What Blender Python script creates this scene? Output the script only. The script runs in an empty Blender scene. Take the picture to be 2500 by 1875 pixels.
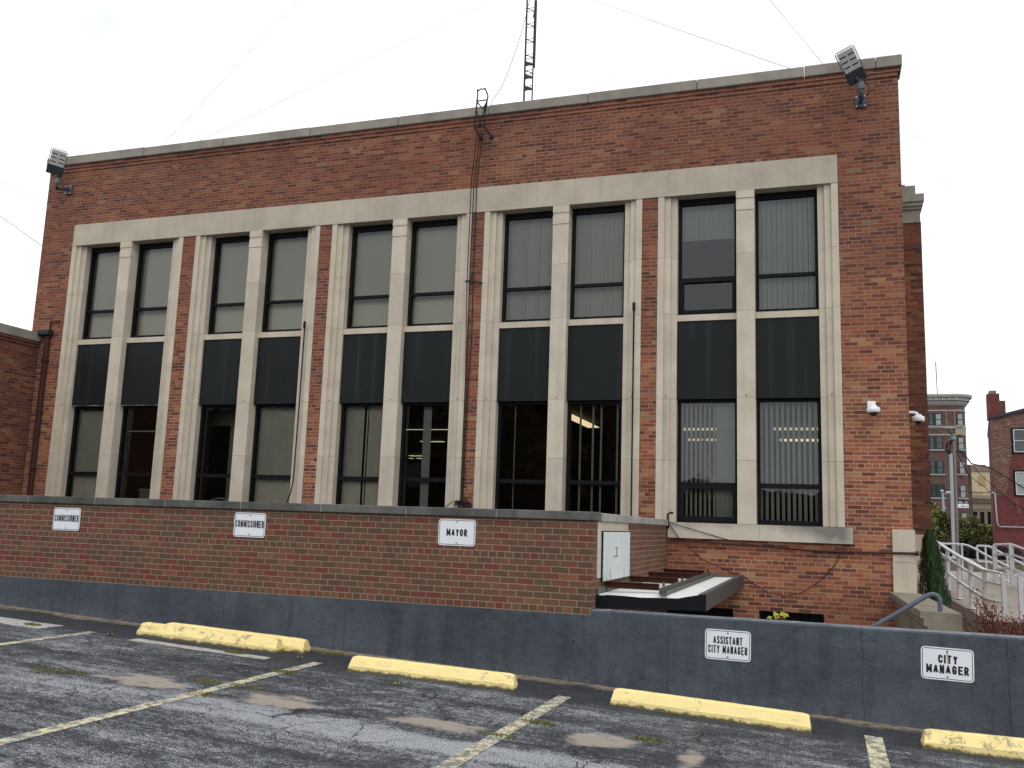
import bpy, bmesh, math, random
from mathutils import Vector, Matrix, noise
random.seed(7)
S = bpy.context.scene
COL = S.collection
E = 1.75            # eye height: all heights below are written relative to the eye and lifted by E
R = math.radians

# ------------------------------------------------------------------ camera, sky, sun, exposure
cam = bpy.data.cameras.new('camera'); camo = bpy.data.objects.new('camera', cam); COL.objects.link(camo)
cam.sensor_width = 36; cam.lens = 31.868; cam.clip_start = 0.05; cam.clip_end = 3000
rt = Vector((0.9467729, 0.3200896, 0.0341130)); upv = Vector((0.0170567, -0.1557088, 0.9876557)); fw = Vector((-0.32145, 0.9345038, 0.1528806))
camo.matrix_world = Matrix(((rt.x, upv.x, -fw.x, 0), (rt.y, upv.y, -fw.y, 0), (rt.z, upv.z, -fw.z, E), (0, 0, 0, 1)))
S.camera = camo
S.view_settings.view_transform = 'Standard'; S.view_settings.look = 'None'
S.view_settings.exposure = 0.14; S.view_settings.gamma = 1
SUN_EL, SUN_AZ = R(50), R(150)
w = bpy.data.worlds.new('World'); S.world = w; w.use_nodes = True
wn, wl = w.node_tree.nodes, w.node_tree.links
wn.clear()
wo = wn.new('ShaderNodeOutputWorld'); bg = wn.new('ShaderNodeBackground'); bg.inputs[1].default_value = 0.1
sky = wn.new('ShaderNodeTexSky'); sky.sky_type = 'NISHITA'; sky.sun_disc = False
sky.sun_elevation = SUN_EL; sky.sun_rotation = SUN_AZ
tc = wn.new('ShaderNodeTexCoord'); mp = wn.new('ShaderNodeMapping'); mp.inputs['Scale'].default_value = (1, 1, 1.6)
mp.inputs['Location'].default_value = (0.35, 0.1, 0.2)
nz = wn.new('ShaderNodeTexNoise'); nz.inputs['Scale'].default_value = 3.4; nz.inputs['Detail'].default_value = 5; nz.inputs['Roughness'].default_value = 0.5
cr = wn.new('ShaderNodeValToRGB'); cr.color_ramp.elements[0].position = 0.33; cr.color_ramp.elements[0].color = (0.60, 0.60, 0.60, 1)
cr.color_ramp.elements[1].position = 0.47; cr.color_ramp.elements[1].color = (1, 1, 1, 1)
mx = wn.new('ShaderNodeMix'); mx.data_type = 'RGBA'; mx.inputs[7].default_value = (11.9, 12.1, 12.3, 1)
wl.new(tc.outputs['Generated'], mp.inputs[0]); wl.new(mp.outputs[0], nz.inputs[0]); wl.new(nz.outputs[0], cr.inputs[0])
wl.new(cr.outputs[0], mx.inputs[0]); wl.new(sky.outputs[0], mx.inputs[6]); wl.new(mx.outputs[2], bg.inputs[0]); wl.new(bg.outputs[0], wo.inputs[0])
sl = bpy.data.lights.new('sun', 'SUN'); sl.energy = 0.6; sl.angle = R(25); sl.color = (1, 0.96, 0.9)
so = bpy.data.objects.new('sun', sl); COL.objects.link(so)
sd = Vector((math.sin(SUN_AZ) * math.cos(SUN_EL), math.cos(SUN_AZ) * math.cos(SUN_EL), math.sin(SUN_EL)))
so.rotation_euler = sd.to_track_quat('Z', 'Y').to_euler(); so.location = (20, -20, 40)
S.cycles.max_bounces = 8; S.cycles.transparent_max_bounces = 12; S.cycles.caustics_reflective = False; S.cycles.caustics_refractive = False

# ------------------------------------------------------------------ material helpers
class NT:
    def __init__(s, name, rough=0.8, spec=0.3, metal=0.0):
        s.m = bpy.data.materials.new(name); s.m.use_nodes = True
        s.t = s.m.node_tree; s.n = s.t.nodes; s.l = s.t.links
        s.b = s.n['Principled BSDF']; s.b.inputs['Roughness'].default_value = rough
        s.b.inputs['Specular IOR Level'].default_value = spec; s.b.inputs['Metallic'].default_value = metal
    def new(s, t, **k):
        x = s.n.new(t)
        for a, v in k.items(): setattr(x, a, v)
        return x
    def set(s, sock, v):
        if hasattr(v, 'is_linked') or isinstance(v, bpy.types.NodeSocket): s.l.new(v, sock)
        elif isinstance(v, (tuple, list)) and len(v) == 3 and sock.type == 'RGBA': sock.default_value = (*v, 1)
        else: sock.default_value = v
    def pos(s): return s.new('ShaderNodeNewGeometry').outputs['Position']
    def island(s): return s.new('ShaderNodeNewGeometry').outputs['Random Per Island']
    def math(s, op, a, b=0.0, c=None, clamp=False):
        x = s.new('ShaderNodeMath', operation=op, use_clamp=clamp); s.set(x.inputs[0], a); s.set(x.inputs[1], b)
        if c is not None: s.set(x.inputs[2], c)
        return x.outputs[0]
    def map(s, v, sc=(1, 1, 1), lo=(0, 0, 0), rot=(0, 0, 0)):
        x = s.new('ShaderNodeMapping'); s.l.new(v, x.inputs[0]); x.inputs['Scale'].default_value = sc; x.inputs['Location'].default_value = lo; x.inputs['Rotation'].default_value = rot
        return x.outputs[0]
    def noise(s, v=None, scale=5, detail=4, rough=0.55, dist=0.0):
        x = s.new('ShaderNodeTexNoise'); s.l.new(v if v is not None else s.pos(), x.inputs[0])
        x.inputs['Scale'].default_value = scale; x.inputs['Detail'].default_value = detail; x.inputs['Roughness'].default_value = rough; x.inputs['Distortion'].default_value = dist
        return x.outputs[0]
    def ramp(s, f, stops):
        x = s.new('ShaderNodeValToRGB'); el = x.color_ramp.elements
        while len(el) < len(stops): el.new(0.5)
        for e, (p, c) in zip(el, stops):
            e.position = p; e.color = (*c, 1) if isinstance(c, (tuple, list)) else (c, c, c, 1)
        s.set(x.inputs[0], f); return x.outputs[0]
    def mix(s, f, a, b, blend='MIX'):
        x = s.new('ShaderNodeMix', data_type='RGBA', blend_type=blend); s.set(x.inputs[0], f); s.set(x.inputs[6], a); s.set(x.inputs[7], b)
        return x.outputs[2]
    def xyz(s, v):
        x = s.new('ShaderNodeSeparateXYZ'); s.l.new(v, x.inputs[0]); return x.outputs
    def comb(s, a, b, c=0.0):
        x = s.new('ShaderNodeCombineXYZ'); s.set(x.inputs[0], a); s.set(x.inputs[1], b); s.set(x.inputs[2], c); return x.outputs[0]
    def bump(s, h, dist=0.01, st=0.6):
        x = s.new('ShaderNodeBump'); s.l.new(h, x.inputs['Height']); x.inputs['Distance'].default_value = dist; x.inputs['Strength'].default_value = st
        s.l.new(x.outputs[0], s.b.inputs['Normal'])
    def done(s, col): s.set(s.b.inputs['Base Color'], col); return s.m

def plain(name, c, rough=0.6, spec=0.3, metal=0.0, var=0.15, scale=6):
    n = NT(name, rough, spec, metal)
    f = n.noise(scale=scale, detail=5)
    return n.done(n.mix(f, [x * (1 - var) for x in c], [min(1, x * (1 + var)) for x in c]))

def brick(name, bw, rh, stops, mortar, ms=0.010, z0=0.0, u0=0.0, freq=8, dirt=0.25, dirtcol=(0.06, 0.04, 0.035), hi=None, mfade=0.0):
    n = NT(name, 0.85, 0.2)
    p = n.pos(); x, y, z = n.xyz(p)[0:3]
    nn = n.xyz(n.new('ShaderNodeNewGeometry').outputs['Normal'])
    fx = n.math('GREATER_THAN', n.math('ABSOLUTE', nn[0]), 0.6)
    u = n.math('ADD', n.math('MULTIPLY', x, n.math('SUBTRACT', 1.0, fx)), n.math('MULTIPLY', y, fx))
    wob = n.math('MULTIPLY', n.math('SUBTRACT', n.noise(p, 1.2, 2), 0.5), 0.012)
    v = n.comb(n.math('SUBTRACT', u, u0), n.math('ADD', n.math('SUBTRACT', z, z0 + E), wob))
    b = n.new('ShaderNodeTexBrick', offset=0.5, offset_frequency=2, squash=0.5, squash_frequency=freq)
    n.l.new(v, b.inputs['Vector'])
    b.inputs['Color1'].default_value = (0, 0, 0, 1); b.inputs['Color2'].default_value = (1, 1, 1, 1); b.inputs['Mortar'].default_value = (0.5, 0.5, 0.5, 1)
    b.inputs['Scale'].default_value = 1; b.inputs['Mortar Size'].default_value = ms; b.inputs['Mortar Smooth'].default_value = 0.25
    b.inputs['Bias'].default_value = 0; b.inputs['Brick Width'].default_value = bw; b.inputs['Row Height'].default_value = rh
    bc = n.ramp(b.outputs[0], stops)
    fine = n.noise(p, 45, 4, 0.6)
    bc = n.mix(0.45, bc, n.mix(fine, (0.55, 0.55, 0.55), (1.4, 1.4, 1.4)), 'MULTIPLY')
    mc = n.mix(n.noise(p, 3, 4), [m * 0.75 for m in mortar], mortar)
    mf = b.outputs['Fac']
    if mfade: mf = n.math('MULTIPLY', mf, n.math('SUBTRACT', 1.0, n.math('MULTIPLY', n.ramp(n.noise(p, 0.55, 4), [(0.38, 0.0), (0.62, 1.0)]), mfade)))
    c = n.mix(mf, bc, mc)
    big = n.ramp(n.noise(n.map(p, (0.8, 1, 1.3)), 0.8, 7, 0.65), [(0.40, 0.0), (0.66, 1.0)])
    c = n.mix(n.math('MULTIPLY', big, dirt), c, dirtcol)
    if hi:   # upper courses grow darker with height
        h = n.ramp(n.math('MULTIPLY_ADD', z, 0.1, 0.0), [(0.30, 0.0), (0.72, 1.0)])
        c = n.mix(n.math('MULTIPLY', h, hi), c, (0.075, 0.03, 0.027))
    n.bump(n.math('ADD', n.math('MULTIPLY', b.outputs['Fac'], -1.0), n.math('MULTIPLY', fine, 0.35)), 0.006, 0.55)
    return n.done(c)

FAC = [(0.0, (0.110, 0.042, 0.032)), (0.14, (0.195, 0.066, 0.043)), (0.42, (0.280, 0.093, 0.054)), (0.72, (0.335, 0.116, 0.062)), (0.90, (0.405, 0.160, 0.080)), (0.962, (0.37, 0.175, 0.09)), (0.985, (0.44, 0.25, 0.13)), (1.0, (0.18, 0.14, 0.10))]
M = {}
M['brick'] = brick('red_brick', 0.212, 0.0635, FAC, (0.50, 0.36, 0.255), 0.0064, 1.038, 0.05, 8, 0.34, hi=0.42, mfade=0.45)
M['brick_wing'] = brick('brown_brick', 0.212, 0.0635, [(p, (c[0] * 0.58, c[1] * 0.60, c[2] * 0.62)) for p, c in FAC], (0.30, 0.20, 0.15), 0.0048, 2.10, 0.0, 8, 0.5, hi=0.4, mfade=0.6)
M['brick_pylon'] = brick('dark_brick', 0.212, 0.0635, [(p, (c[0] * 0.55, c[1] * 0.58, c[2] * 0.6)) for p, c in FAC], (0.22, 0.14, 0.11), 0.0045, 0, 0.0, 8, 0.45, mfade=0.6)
LOW = [(0.0, (0.108, 0.064, 0.041)), (0.25, (0.128, 0.071, 0.046)), (0.50, (0.155, 0.078, 0.050)), (0.72, (0.175, 0.080, 0.052)), (0.80, (0.168, 0.056, 0.042)), (0.93, (0.165, 0.046, 0.038)), (0.98, (0.23, 0.10, 0.055)), (1.0, (0.10, 0.08, 0.06))]
M['brick_low'] = brick('wire_cut_brick', 0.1985, 0.07, LOW, (0.38, 0.30, 0.215), 0.0043, -0.376, 0.04, 8, 0.15)
for k in ('CONSTANT',):
    for mn in ('wire_cut_brick',):
        for nd in bpy.data.materials[mn].node_tree.nodes:
            if nd.type == 'VALTORGB' and len(nd.color_ramp.elements) == 8: nd.color_ramp.interpolation = 'LINEAR'

def stone(name, a, b, island=0.10, streak=0.25, stain=(0.22, 0.2, 0.16), bumpd=0.003):
    n = NT(name, 0.85, 0.2); p = n.pos()
    c = n.mix(n.ramp(n.noise(p, 2.2, 7, 0.62), [(0.32, 0.0), (0.68, 1.0)]), a, b)
    c = n.mix(0.8, c, n.mix(n.island(), (1 - island,) * 3, (1 + island,) * 3), 'MULTIPLY')
    st = n.ramp(n.noise(n.map(p, (9, 9, 0.5)), 1.0, 4, 0.6), [(0.52, 0.0), (0.75, 1.0)])
    c = n.mix(n.math('MULTIPLY', st, streak), c, stain)
    f = n.noise(p, 60, 3)
    c = n.mix(0.35, c, n.mix(f, (0.8, 0.8, 0.8), (1.15, 1.15, 1.15)), 'MULTIPLY')
    n.bump(n.math('ADD', f, n.math('MULTIPLY', n.noise(p, 9, 4), 1.5)), bumpd, 0.5)
    return n.done(c)
M['lime'] = stone('limestone', (0.49, 0.43, 0.345), (0.61, 0.545, 0.445), 0.09, 0.25)
M['lime_mid'] = stone('frieze_limestone', (0.41, 0.36, 0.285), (0.52, 0.465, 0.375), 0.07, 0.2)
M['lime_top'] = stone('weathered_limestone', (0.215, 0.198, 0.17), (0.33, 0.30, 0.258), 0.08, 0.4)
M['coping_low'] = stone('dark_coping_stone', (0.065, 0.068, 0.064), (0.155, 0.155, 0.145), 0.15, 0.55, (0.06, 0.062, 0.06), 0.006)
M['coping_side'] = stone('grey_coping_stone', (0.26, 0.26, 0.24), (0.42, 0.41, 0.375), 0.1, 0.6, (0.1, 0.1, 0.095), 0.005)
M['conc'] = stone('old_concrete', (0.15, 0.13, 0.10), (0.27, 0.24, 0.19), 0.05, 0.3, (0.09, 0.08, 0.065), 0.008)
M['ramp'] = stone('ramp_concrete', (0.25, 0.215, 0.18), (0.34, 0.295, 0.25), 0.1, 0.15)
def sill_mat():
    n = NT('lichened_limestone', 0.85, 0.2); p = n.pos(); x, y, z = n.xyz(p)[0:3]
    c = n.mix(n.noise(p, 3, 6), (0.48, 0.43, 0.36), (0.60, 0.54, 0.45))
    t = n.math('MULTIPLY', n.math('SUBTRACT', z, E), 8.0)
    nz0 = n.math('MULTIPLY', n.math('SUBTRACT', n.noise(n.map(p, (1.2, 1, 1.0)), 3.0, 6, 0.62), 0.5), 1.3)
    a = n.math('ADD', n.math('MULTIPLY_ADD', t, 0.45, 0.66), n.math('ADD', n.math('MULTIPLY', x, 0.95), nz0))
    d = n.math('MULTIPLY', n.ramp(a, [(0.0, 0.0), (0.85, 0.75)]), n.ramp(n.math('MULTIPLY_ADD', x, 1.0, 0.5), [(0.80, 1.0), (0.92, 0.45)]))
    d2 = n.math('MULTIPLY', n.ramp(n.math('ADD', n.math('MULTIPLY', t, 0.5), n.math('ADD', nz0, 0.1)), [(0.1, 0.0), (0.85, 0.55)]), n.ramp(n.math('MULTIPLY_ADD', x, -0.5, 0.0), [(0.25, 0.0), (0.75, 1.0)]))
    c = n.mix(n.math('MAXIMUM', d, d2), c, (0.085, 0.092, 0.098))
    n.bump(n.noise(p, 40, 4), 0.004, 0.5); return n.done(c)
M['sill'] = sill_mat()
def blue_mat():
    n = NT('slate_blue_paint', 0.62, 0.35); p = n.pos(); x, y, z = n.xyz(p)[0:3]
    c = n.mix(n.ramp(n.noise(n.map(p, (0.8, 1, 1.3)), 1.4, 7, 0.65), [(0.3, 0.0), (0.7, 1.0)]), (0.046, 0.056, 0.074), (0.086, 0.102, 0.128))
    st = n.ramp(n.noise(n.map(p, (5, 1, 0.8)), 1.2, 7, 0.66), [(0.46, 0.0), (0.66, 1.0)])
    c = n.mix(n.math('MULTIPLY', st, 0.55), c, (0.030, 0.035, 0.045))
    bl_ = n.ramp(n.noise(n.map(p, (1, 1, 1), (5, 2, 1)), 3.2, 7, 0.68), [(0.54, 0.0), (0.68, 1.0)])
    c = n.mix(n.math('MULTIPLY', bl_, 0.5), c, (0.026, 0.030, 0.038))
    lt_ = n.ramp(n.noise(n.map(p, (1.2, 1, 2), (1, 8, 1)), 9, 6, 0.7), [(0.60, 0.0), (0.70, 1.0)])
    c = n.mix(n.math('MULTIPLY', lt_, 0.28), c, (0.16, 0.18, 0.21))
    pit = n.ramp(n.noise(n.map(p, (1, 1, 1.4)), 13, 5, 0.7), [(0.66, 0.0), (0.74, 1.0)])
    c = n.mix(n.math('MULTIPLY', pit, 0.75), c, (0.022, 0.026, 0.034))
    dots = n.new('ShaderNodeTexVoronoi', feature='F1'); n.l.new(n.map(p, (1, 0.2, 1)), dots.inputs[0]); dots.inputs['Scale'].default_value = 5.5
    d = n.math('LESS_THAN', dots.outputs['Distance'], 0.055)
    c = n.mix(n.math('MULTIPLY', d, 0.85), c, (0.008, 0.009, 0.012))
    xw = n.math('ADD', x, n.math('MULTIPLY', n.math('SUBTRACT', n.noise(p, 2.5, 4), 0.5), 0.05))
    for sx_ in (-9.3, -7.05, -5.35, -4.05, -1.55, .35, 1.62):
        c = n.mix(n.math('MULTIPLY', n.math('LESS_THAN', n.math('ABSOLUTE', n.math('SUBTRACT', xw, sx_)), 0.006), 0.6), c, (0.02, 0.024, 0.03))
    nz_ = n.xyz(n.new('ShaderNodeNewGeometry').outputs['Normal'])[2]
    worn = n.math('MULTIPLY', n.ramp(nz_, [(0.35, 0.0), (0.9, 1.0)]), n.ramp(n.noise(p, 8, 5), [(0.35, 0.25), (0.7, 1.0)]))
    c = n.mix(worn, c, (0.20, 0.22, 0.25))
    base = n.math('SUBTRACT', z, n.math('MULTIPLY_ADD', x, -0.0405, 0.0))
    sp = n.math('MULTIPLY', n.ramp(base, [(0.0, 1.0), (0.16, 0.0)]), n.ramp(n.noise(p, 22, 4, 0.7), [(0.52, 0.0), (0.62, 1.0)]))
    c = n.mix(n.math('MULTIPLY', sp, 0.5), c, (0.17, 0.16, 0.14))
    n.bump(n.math('ADD', n.math('MULTIPLY', n.noise(p, 5, 6, 0.65), 2.0), n.math('ADD', n.math('MULTIPLY', pit, -1.0), n.math('MULTIPLY', d, -1.0))), 0.02, 0.55)
    return n.done(c)
M['blue'] = blue_mat()

PADS = [(-9.9, -8.72, 8.60, 8.97), (-7.50, -5.70, 8.67, 8.84)]
SAND = [(-5.82, 7.02, 0.42, 0.22), (-4.45, 7.10, 0.36, 0.24), (-2.98, 7.13, 0.36, 0.16), (-1.72, 7.42, 0.27, 0.24), (-0.97, 7.35, 0.10, 0.30), (-0.3, 7.2, 0.25, 0.1)]
def asphalt_mat(base_only=False):
    n = NT('worn_asphalt', 0.85, 0.25); p = n.pos(); x, y, z = n.xyz(p)[0:3]
    fl = n.comb(x, y, 0.0)
    fine = n.noise(n.map(fl, (1.0, 1.0, 1)), 70, 4, 0.8); mid = n.noise(n.map(fl, (0.8, 1.1, 1)), 26, 5, 0.75)
    big = n.noise(fl, 1.1, 5, 0.6)
    streak = n.noise(n.map(fl, (0.9, 9.0, 1), (0, 0, 0), (0, 0, R(3))), 1.0, 5, 0.62)
    wide = n.noise(n.map(fl, (0.45, 1.6, 1)), 1.0, 4, 0.6)
    yw = n.math('ADD', y, n.math('MULTIPLY', n.math('SUBTRACT', big, 0.5), 0.5))
    nm = lambda q, k: n.math('MULTIPLY', n.math('SUBTRACT', q, 0.5), k)
    base = n.ramp(n.math('MULTIPLY', yw, 0.1), [(0.0, 0.44), (0.50, 0.41), (0.58, 0.33), (0.612, 0.36), (0.630, 0.48), (0.672, 0.48), (0.69, 0.29), (0.78, 0.33), (0.86, 0.28), (0.895, 0.03)])
    xb = n.ramp(n.math('MULTIPLY_ADD', n.math('ADD', x, n.math('MULTIPLY', n.math('SUBTRACT', big, 0.5), 1.5)), 0.05, 0.6), [(0.325, 0.15), (0.345, 1.0), (0.50, 1.0), (0.60, 0.35)])
    base = n.math('ADD', base, n.math('MULTIPLY', n.math('MULTIPLY', xb, n.ramp(n.math('ABSOLUTE', n.math('SUBTRACT', yw, 6.55)), [(0.16, 1.0), (0.29, 0.0)])), 0.25))
    patch = n.noise(n.map(fl, (0.9, 1.1, 1)), 4.5, 6, 0.68)
    far_ = n.ramp(n.math('MULTIPLY', y, 0.1), [(0.86, 1.0), (0.90, 0.12)])
    cov = n.math('ADD', base, n.math('MULTIPLY', far_, n.math('ADD', nm(streak, 0.75), n.math('ADD', nm(wide, 0.95), nm(patch, 1.05)))))
    fine = n.math('ADD', n.math('MULTIPLY', fine, 0.6), n.math('MULTIPLY', n.noise(fl, 120, 2, 0.6), 0.4))
    grain = n.math('ADD', n.math('MULTIPLY', fine, 0.66), n.math('MULTIPLY', mid, 0.34))
    g2 = nm(grain, 15.0)
    wear = n.math('MULTIPLY_ADD', n.math('ADD', g2, nm(cov, 3.2)), 0.85, 0.33, clamp=True)
    dark = n.mix(n.ramp(n.noise(fl, 7, 5), [(0.3, 0.0), (0.7, 1.0)]), (0.020, 0.022, 0.027), (0.042, 0.046, 0.053))
    f2_ = n.math('ADD', nm(fine, 5.5), 0.5, clamp=True)
    lightc = n.mix(f2_, (0.075, 0.08, 0.09), (0.50, 0.515, 0.545))
    c = n.mix(wear, dark, lightc)
    # cracks
    wx = n.math('ADD', x, n.math('MULTIPLY', n.math('SUBTRACT', n.noise(fl, 3.0, 4), 0.5), 0.5)); wy = n.math('ADD', y, n.math('MULTIPLY', n.math('SUBTRACT', n.noise(n.map(fl, (1, 1, 1), (7, 3, 0)), 3.0, 4), 0.5), 0.5))
    vo = n.new('ShaderNodeTexVoronoi', feature='DISTANCE_TO_EDGE'); n.l.new(n.comb(wx, wy, 0.0), vo.inputs[0]); vo.inputs['Scale'].default_value = 1.7
    ck = n.math('MULTIPLY', n.math('LESS_THAN', vo.outputs['Distance'], 0.013), n.ramp(n.math('MULTIPLY', y, 0.1), [(0.82, 1.0), (0.88, 0.0)]))
    ck = n.math('MULTIPLY', ck, n.ramp(n.noise(fl, 0.8, 3), [(0.47, 0.0), (0.53, 1.0)]))
    c = n.mix(n.math('MULTIPLY', ck, 0.85), c, (0.016, 0.016, 0.017))
    # long joint crack parallel to the wall
    jy = n.math('ADD', y, n.math('MULTIPLY', n.math('SUBTRACT', n.noise(fl, 1.6, 4), 0.5), 0.35))
    jt = n.math('LESS_THAN', n.math('ABSOLUTE', n.math('SUBTRACT', jy, 6.98)), 0.012)
    c = n.mix(n.math('MULTIPLY', jt, 0.8), c, (0.02, 0.02, 0.02))
    # sandy silt patches
    e = None
    dx_ = n.math('MULTIPLY', n.math('SUBTRACT', n.noise(n.map(fl, (0.8, 1.5, 1)), 3.2, 6, 0.62), 0.5), 4.5)
    for cx_, cy_, rx, ry in SAND:
        a1 = n.math('POWER', n.math('ABSOLUTE', n.math('DIVIDE', n.math('SUBTRACT', x, cx_), rx)), 2.0); b1 = n.math('POWER', n.math('ABSOLUTE', n.math('DIVIDE', n.math('SUBTRACT', y, cy_), ry)), 2.0)
        d = n.math('ADD', a1, b1); e = d if e is None else n.math('MINIMUM', e, d)
    sm = n.ramp(n.math('ADD', n.math('ADD', n.math('MULTIPLY', e, 0.85), dx_), nm(grain, 5.0)), [(0.40, 1.0), (1.10, 0.0)])
    c = n.mix(n.math('MULTIPLY', sm, 0.9), c, n.mix(mid, (0.26, 0.22, 0.18), (0.37, 0.325, 0.275)))
    # bare rectangles where wheel stops once lay
    for x0, x1, y0, y1 in PADS:
        q = n.math('MULTIPLY', n.math('LESS_THAN', n.math('ABSOLUTE', n.math('SUBTRACT', n.math('ADD', x, n.math('MULTIPLY', dx_, 0.03)), (x0 + x1) / 2)), (x1 - x0) / 2), n.math('LESS_THAN', n.math('ABSOLUTE', n.math('SUBTRACT', n.math('ADD', y, n.math('MULTIPLY', dx_, 0.02)), (y0 + y1) / 2)), (y1 - y0) / 2))
        c = n.mix(n.math('MULTIPLY', q, n.ramp(n.noise(fl, 12, 5, 0.7), [(0.38, 0.45), (0.5, 0.92)])), c, n.mix(mid, (0.34, 0.33, 0.31), (0.52, 0.51, 0.48)))
    # silt line along the foot of the wall
    ed = n.math('ADD', y, n.math('MULTIPLY', n.math('SUBTRACT', n.noise(n.map(fl, (1.3, 1, 1)), 1.5, 5, 0.6), 0.5), 0.5))
    sl_ = n.math('MULTIPLY', n.ramp(ed, [(0.0, 0.0), (1.0, 1.0)]), 1.0)
    sl_ = n.ramp(n.math('MULTIPLY', ed, 0.1), [(0.950, 0.0), (0.968, 1.0)])
    c = n.mix(n.math('MULTIPLY', sl_, n.ramp(n.noise(fl, 9, 5, 0.65), [(0.36, 0.2), (0.54, 0.95)])), c, (0.27, 0.225, 0.165))
    moss = n.math('MULTIPLY', n.ramp(n.noise(fl, 6, 5, 0.65), [(0.60, 0.0), (0.70, 1.0)]), n.ramp(n.math('ABSOLUTE', n.math('SUBTRACT', y, 7.1)), [(0.1, 0.7), (0.6, 0.0)]))
    c = n.mix(n.math('MULTIPLY', moss, 0.5), c, (0.11, 0.11, 0.04))
    n.bump(n.math('ADD', grain, n.math('MULTIPLY', ck, -1.0)), 0.006, 0.7)
    return n.done(c)
M['asphalt'] = asphalt_mat()
def paint_mat(name, a, b, under, amount, spec=0.3, sc=1.0, bump=0.006):
    n = NT(name, 0.6, spec); p = n.pos()
    c = n.mix(n.noise(p, 4 * sc, 6, 0.6), a, b)
    f = n.math('ADD', n.math('MULTIPLY', n.noise(p, 7 * sc, 6, 0.68), 0.65), n.math('MULTIPLY', n.noise(p, 60 * sc, 4, 0.7), 0.35))
    ch = n.ramp(f, [(0.62 - amount, 0.0), (0.645 - amount, 1.0)])
    c = n.mix(ch, c, under)
    n.bump(n.math('ADD', n.math('MULTIPLY', ch, -0.7), n.noise(p, 25, 5, 0.6)), bump, 0.5); return n
def stop_mat(name, amount):
    n = paint_mat(name, (0.84, 0.66, 0.25), (0.92, 0.78, 0.38), (0.40, 0.33, 0.22), amount)
    col = n.b.inputs['Base Color']; p = n.pos(); x, y, z = n.xyz(p)[0:3]
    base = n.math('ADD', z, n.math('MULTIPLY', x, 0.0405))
    c = n.n[[i for i, q in enumerate(n.n) if q.type == 'MIX'][-1]].outputs[2]
    sc_ = n.ramp(n.noise(n.map(p, (1.2, 9, 9)), 2.5, 6, 0.7), [(0.55, 0.0), (0.72, 0.55)])
    c = n.mix(sc_, c, (0.36, 0.29, 0.14))
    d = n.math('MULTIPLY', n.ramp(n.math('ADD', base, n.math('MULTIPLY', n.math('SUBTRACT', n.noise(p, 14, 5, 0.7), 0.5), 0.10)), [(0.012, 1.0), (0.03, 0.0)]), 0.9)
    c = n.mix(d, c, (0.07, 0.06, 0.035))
    return n.done(c)
M['stop'] = stop_mat('yellow_curb_paint', 0.03); M['stop_worn'] = stop_mat('peeling_yellow_paint', 0.075)
def line_mat():
    n = NT('faded_line_paint', 0.75, 0.2); p = n.pos(); y = n.xyz(p)[1]
    c = n.mix(n.noise(p, 3, 5), (0.60, 0.52, 0.29), (0.64, 0.60, 0.44))
    f = n.math('ADD', n.math('MULTIPLY', n.noise(p, 10, 6, 0.7), 0.6), n.math('MULTIPLY', n.noise(p, 70, 4, 0.7), 0.4))
    ch = n.ramp(f, [(0.46, 0.0), (0.53, 1.0)])
    c = n.mix(n.ramp(n.noise(n.map(p, (1, 1, 1), (4, 4, 4)), 2.2, 5), [(0.42, 0.0), (0.6, 0.75)]), c, (0.50, 0.49, 0.42))
    c = n.mix(n.math('MULTIPLY', ch, 0.92), c, n.mix(n.noise(p, 40, 4), (0.05, 0.05, 0.055), (0.2, 0.2, 0.19)))
    return n.done(c)
M['line'] = line_mat()
M['sign_white'] = plain('sign_white', (0.80, 0.83, 0.88), 0.35, 0.5, var=0.03)
M['ink'] = plain('black_lettering', (0.012, 0.014, 0.02), 0.5)
M['border'] = plain('dark_blue_border', (0.02, 0.03, 0.05), 0.5)
M['bolt'] = plain('bolt_steel', (0.08, 0.08, 0.085), 0.5, 0.5, 0.5)
M['rust'] = plain('rust', (0.075, 0.03, 0.02), 0.9, 0.15, var=0.5, scale=14)
M['stain'] = plain('faint_rust_run', (0.48, 0.36, 0.22), 0.7, 0.2, var=0.2)
M['rust_top'] = plain('flaking_rust', (0.19, 0.08, 0.035), 0.9, 0.15, var=0.6, scale=22)
M['frame'] = plain('dark_bronze_aluminium', (0.007, 0.008, 0.010), 0.55, 0.12, var=0.2)
M['blackmetal'] = plain('black_metal', (0.018, 0.02, 0.024), 0.55, 0.3)
M['fascia'] = plain('black_fascia', (0.008, 0.009, 0.011), 0.6, 0.12, var=0.4, scale=4)
M['fascia_side'] = plain('bronze_fascia', (0.055, 0.052, 0.05), 0.55, 0.3, var=0.2)
M['zinc'] = plain('dull_zinc', (0.115, 0.115, 0.10), 0.7, 0.4, 0.2, 0.4, 12)
M['roof_white'] = plain('white_corrugated', (0.66, 0.67, 0.66), 0.6, 0.3, var=0.15)
def panel_mat():
    n = NT('stained_white_panel', 0.5, 0.4); p = n.pos(); z = n.xyz(p)[2]
    c = n.mix(n.noise(n.map(p, (1, 3, 1)), 3, 5), (0.62, 0.67, 0.67), (0.72, 0.76, 0.77))
    f = n.math('MULTIPLY', n.ramp(n.noise(n.map(p, (1, 12, 2)), 1.5, 5, 0.65), [(0.48, 0.0), (0.68, 1.0)]), n.ramp(n.math('SUBTRACT', z, E - 0.6), [(0.0, 0.9), (0.3, 0.1)]))
    return n.done(n.mix(f, c, (0.22, 0.24, 0.17)))
M['panel'] = panel_mat()
M['white_metal'] = plain('white_painted_metal', (0.56, 0.57, 0.60), 0.45, 0.4, var=0.06)
M['pipe_grey'] = plain('grey_blue_pipe', (0.095, 0.11, 0.14), 0.5, 0.4, var=0.25, scale=9)
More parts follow.
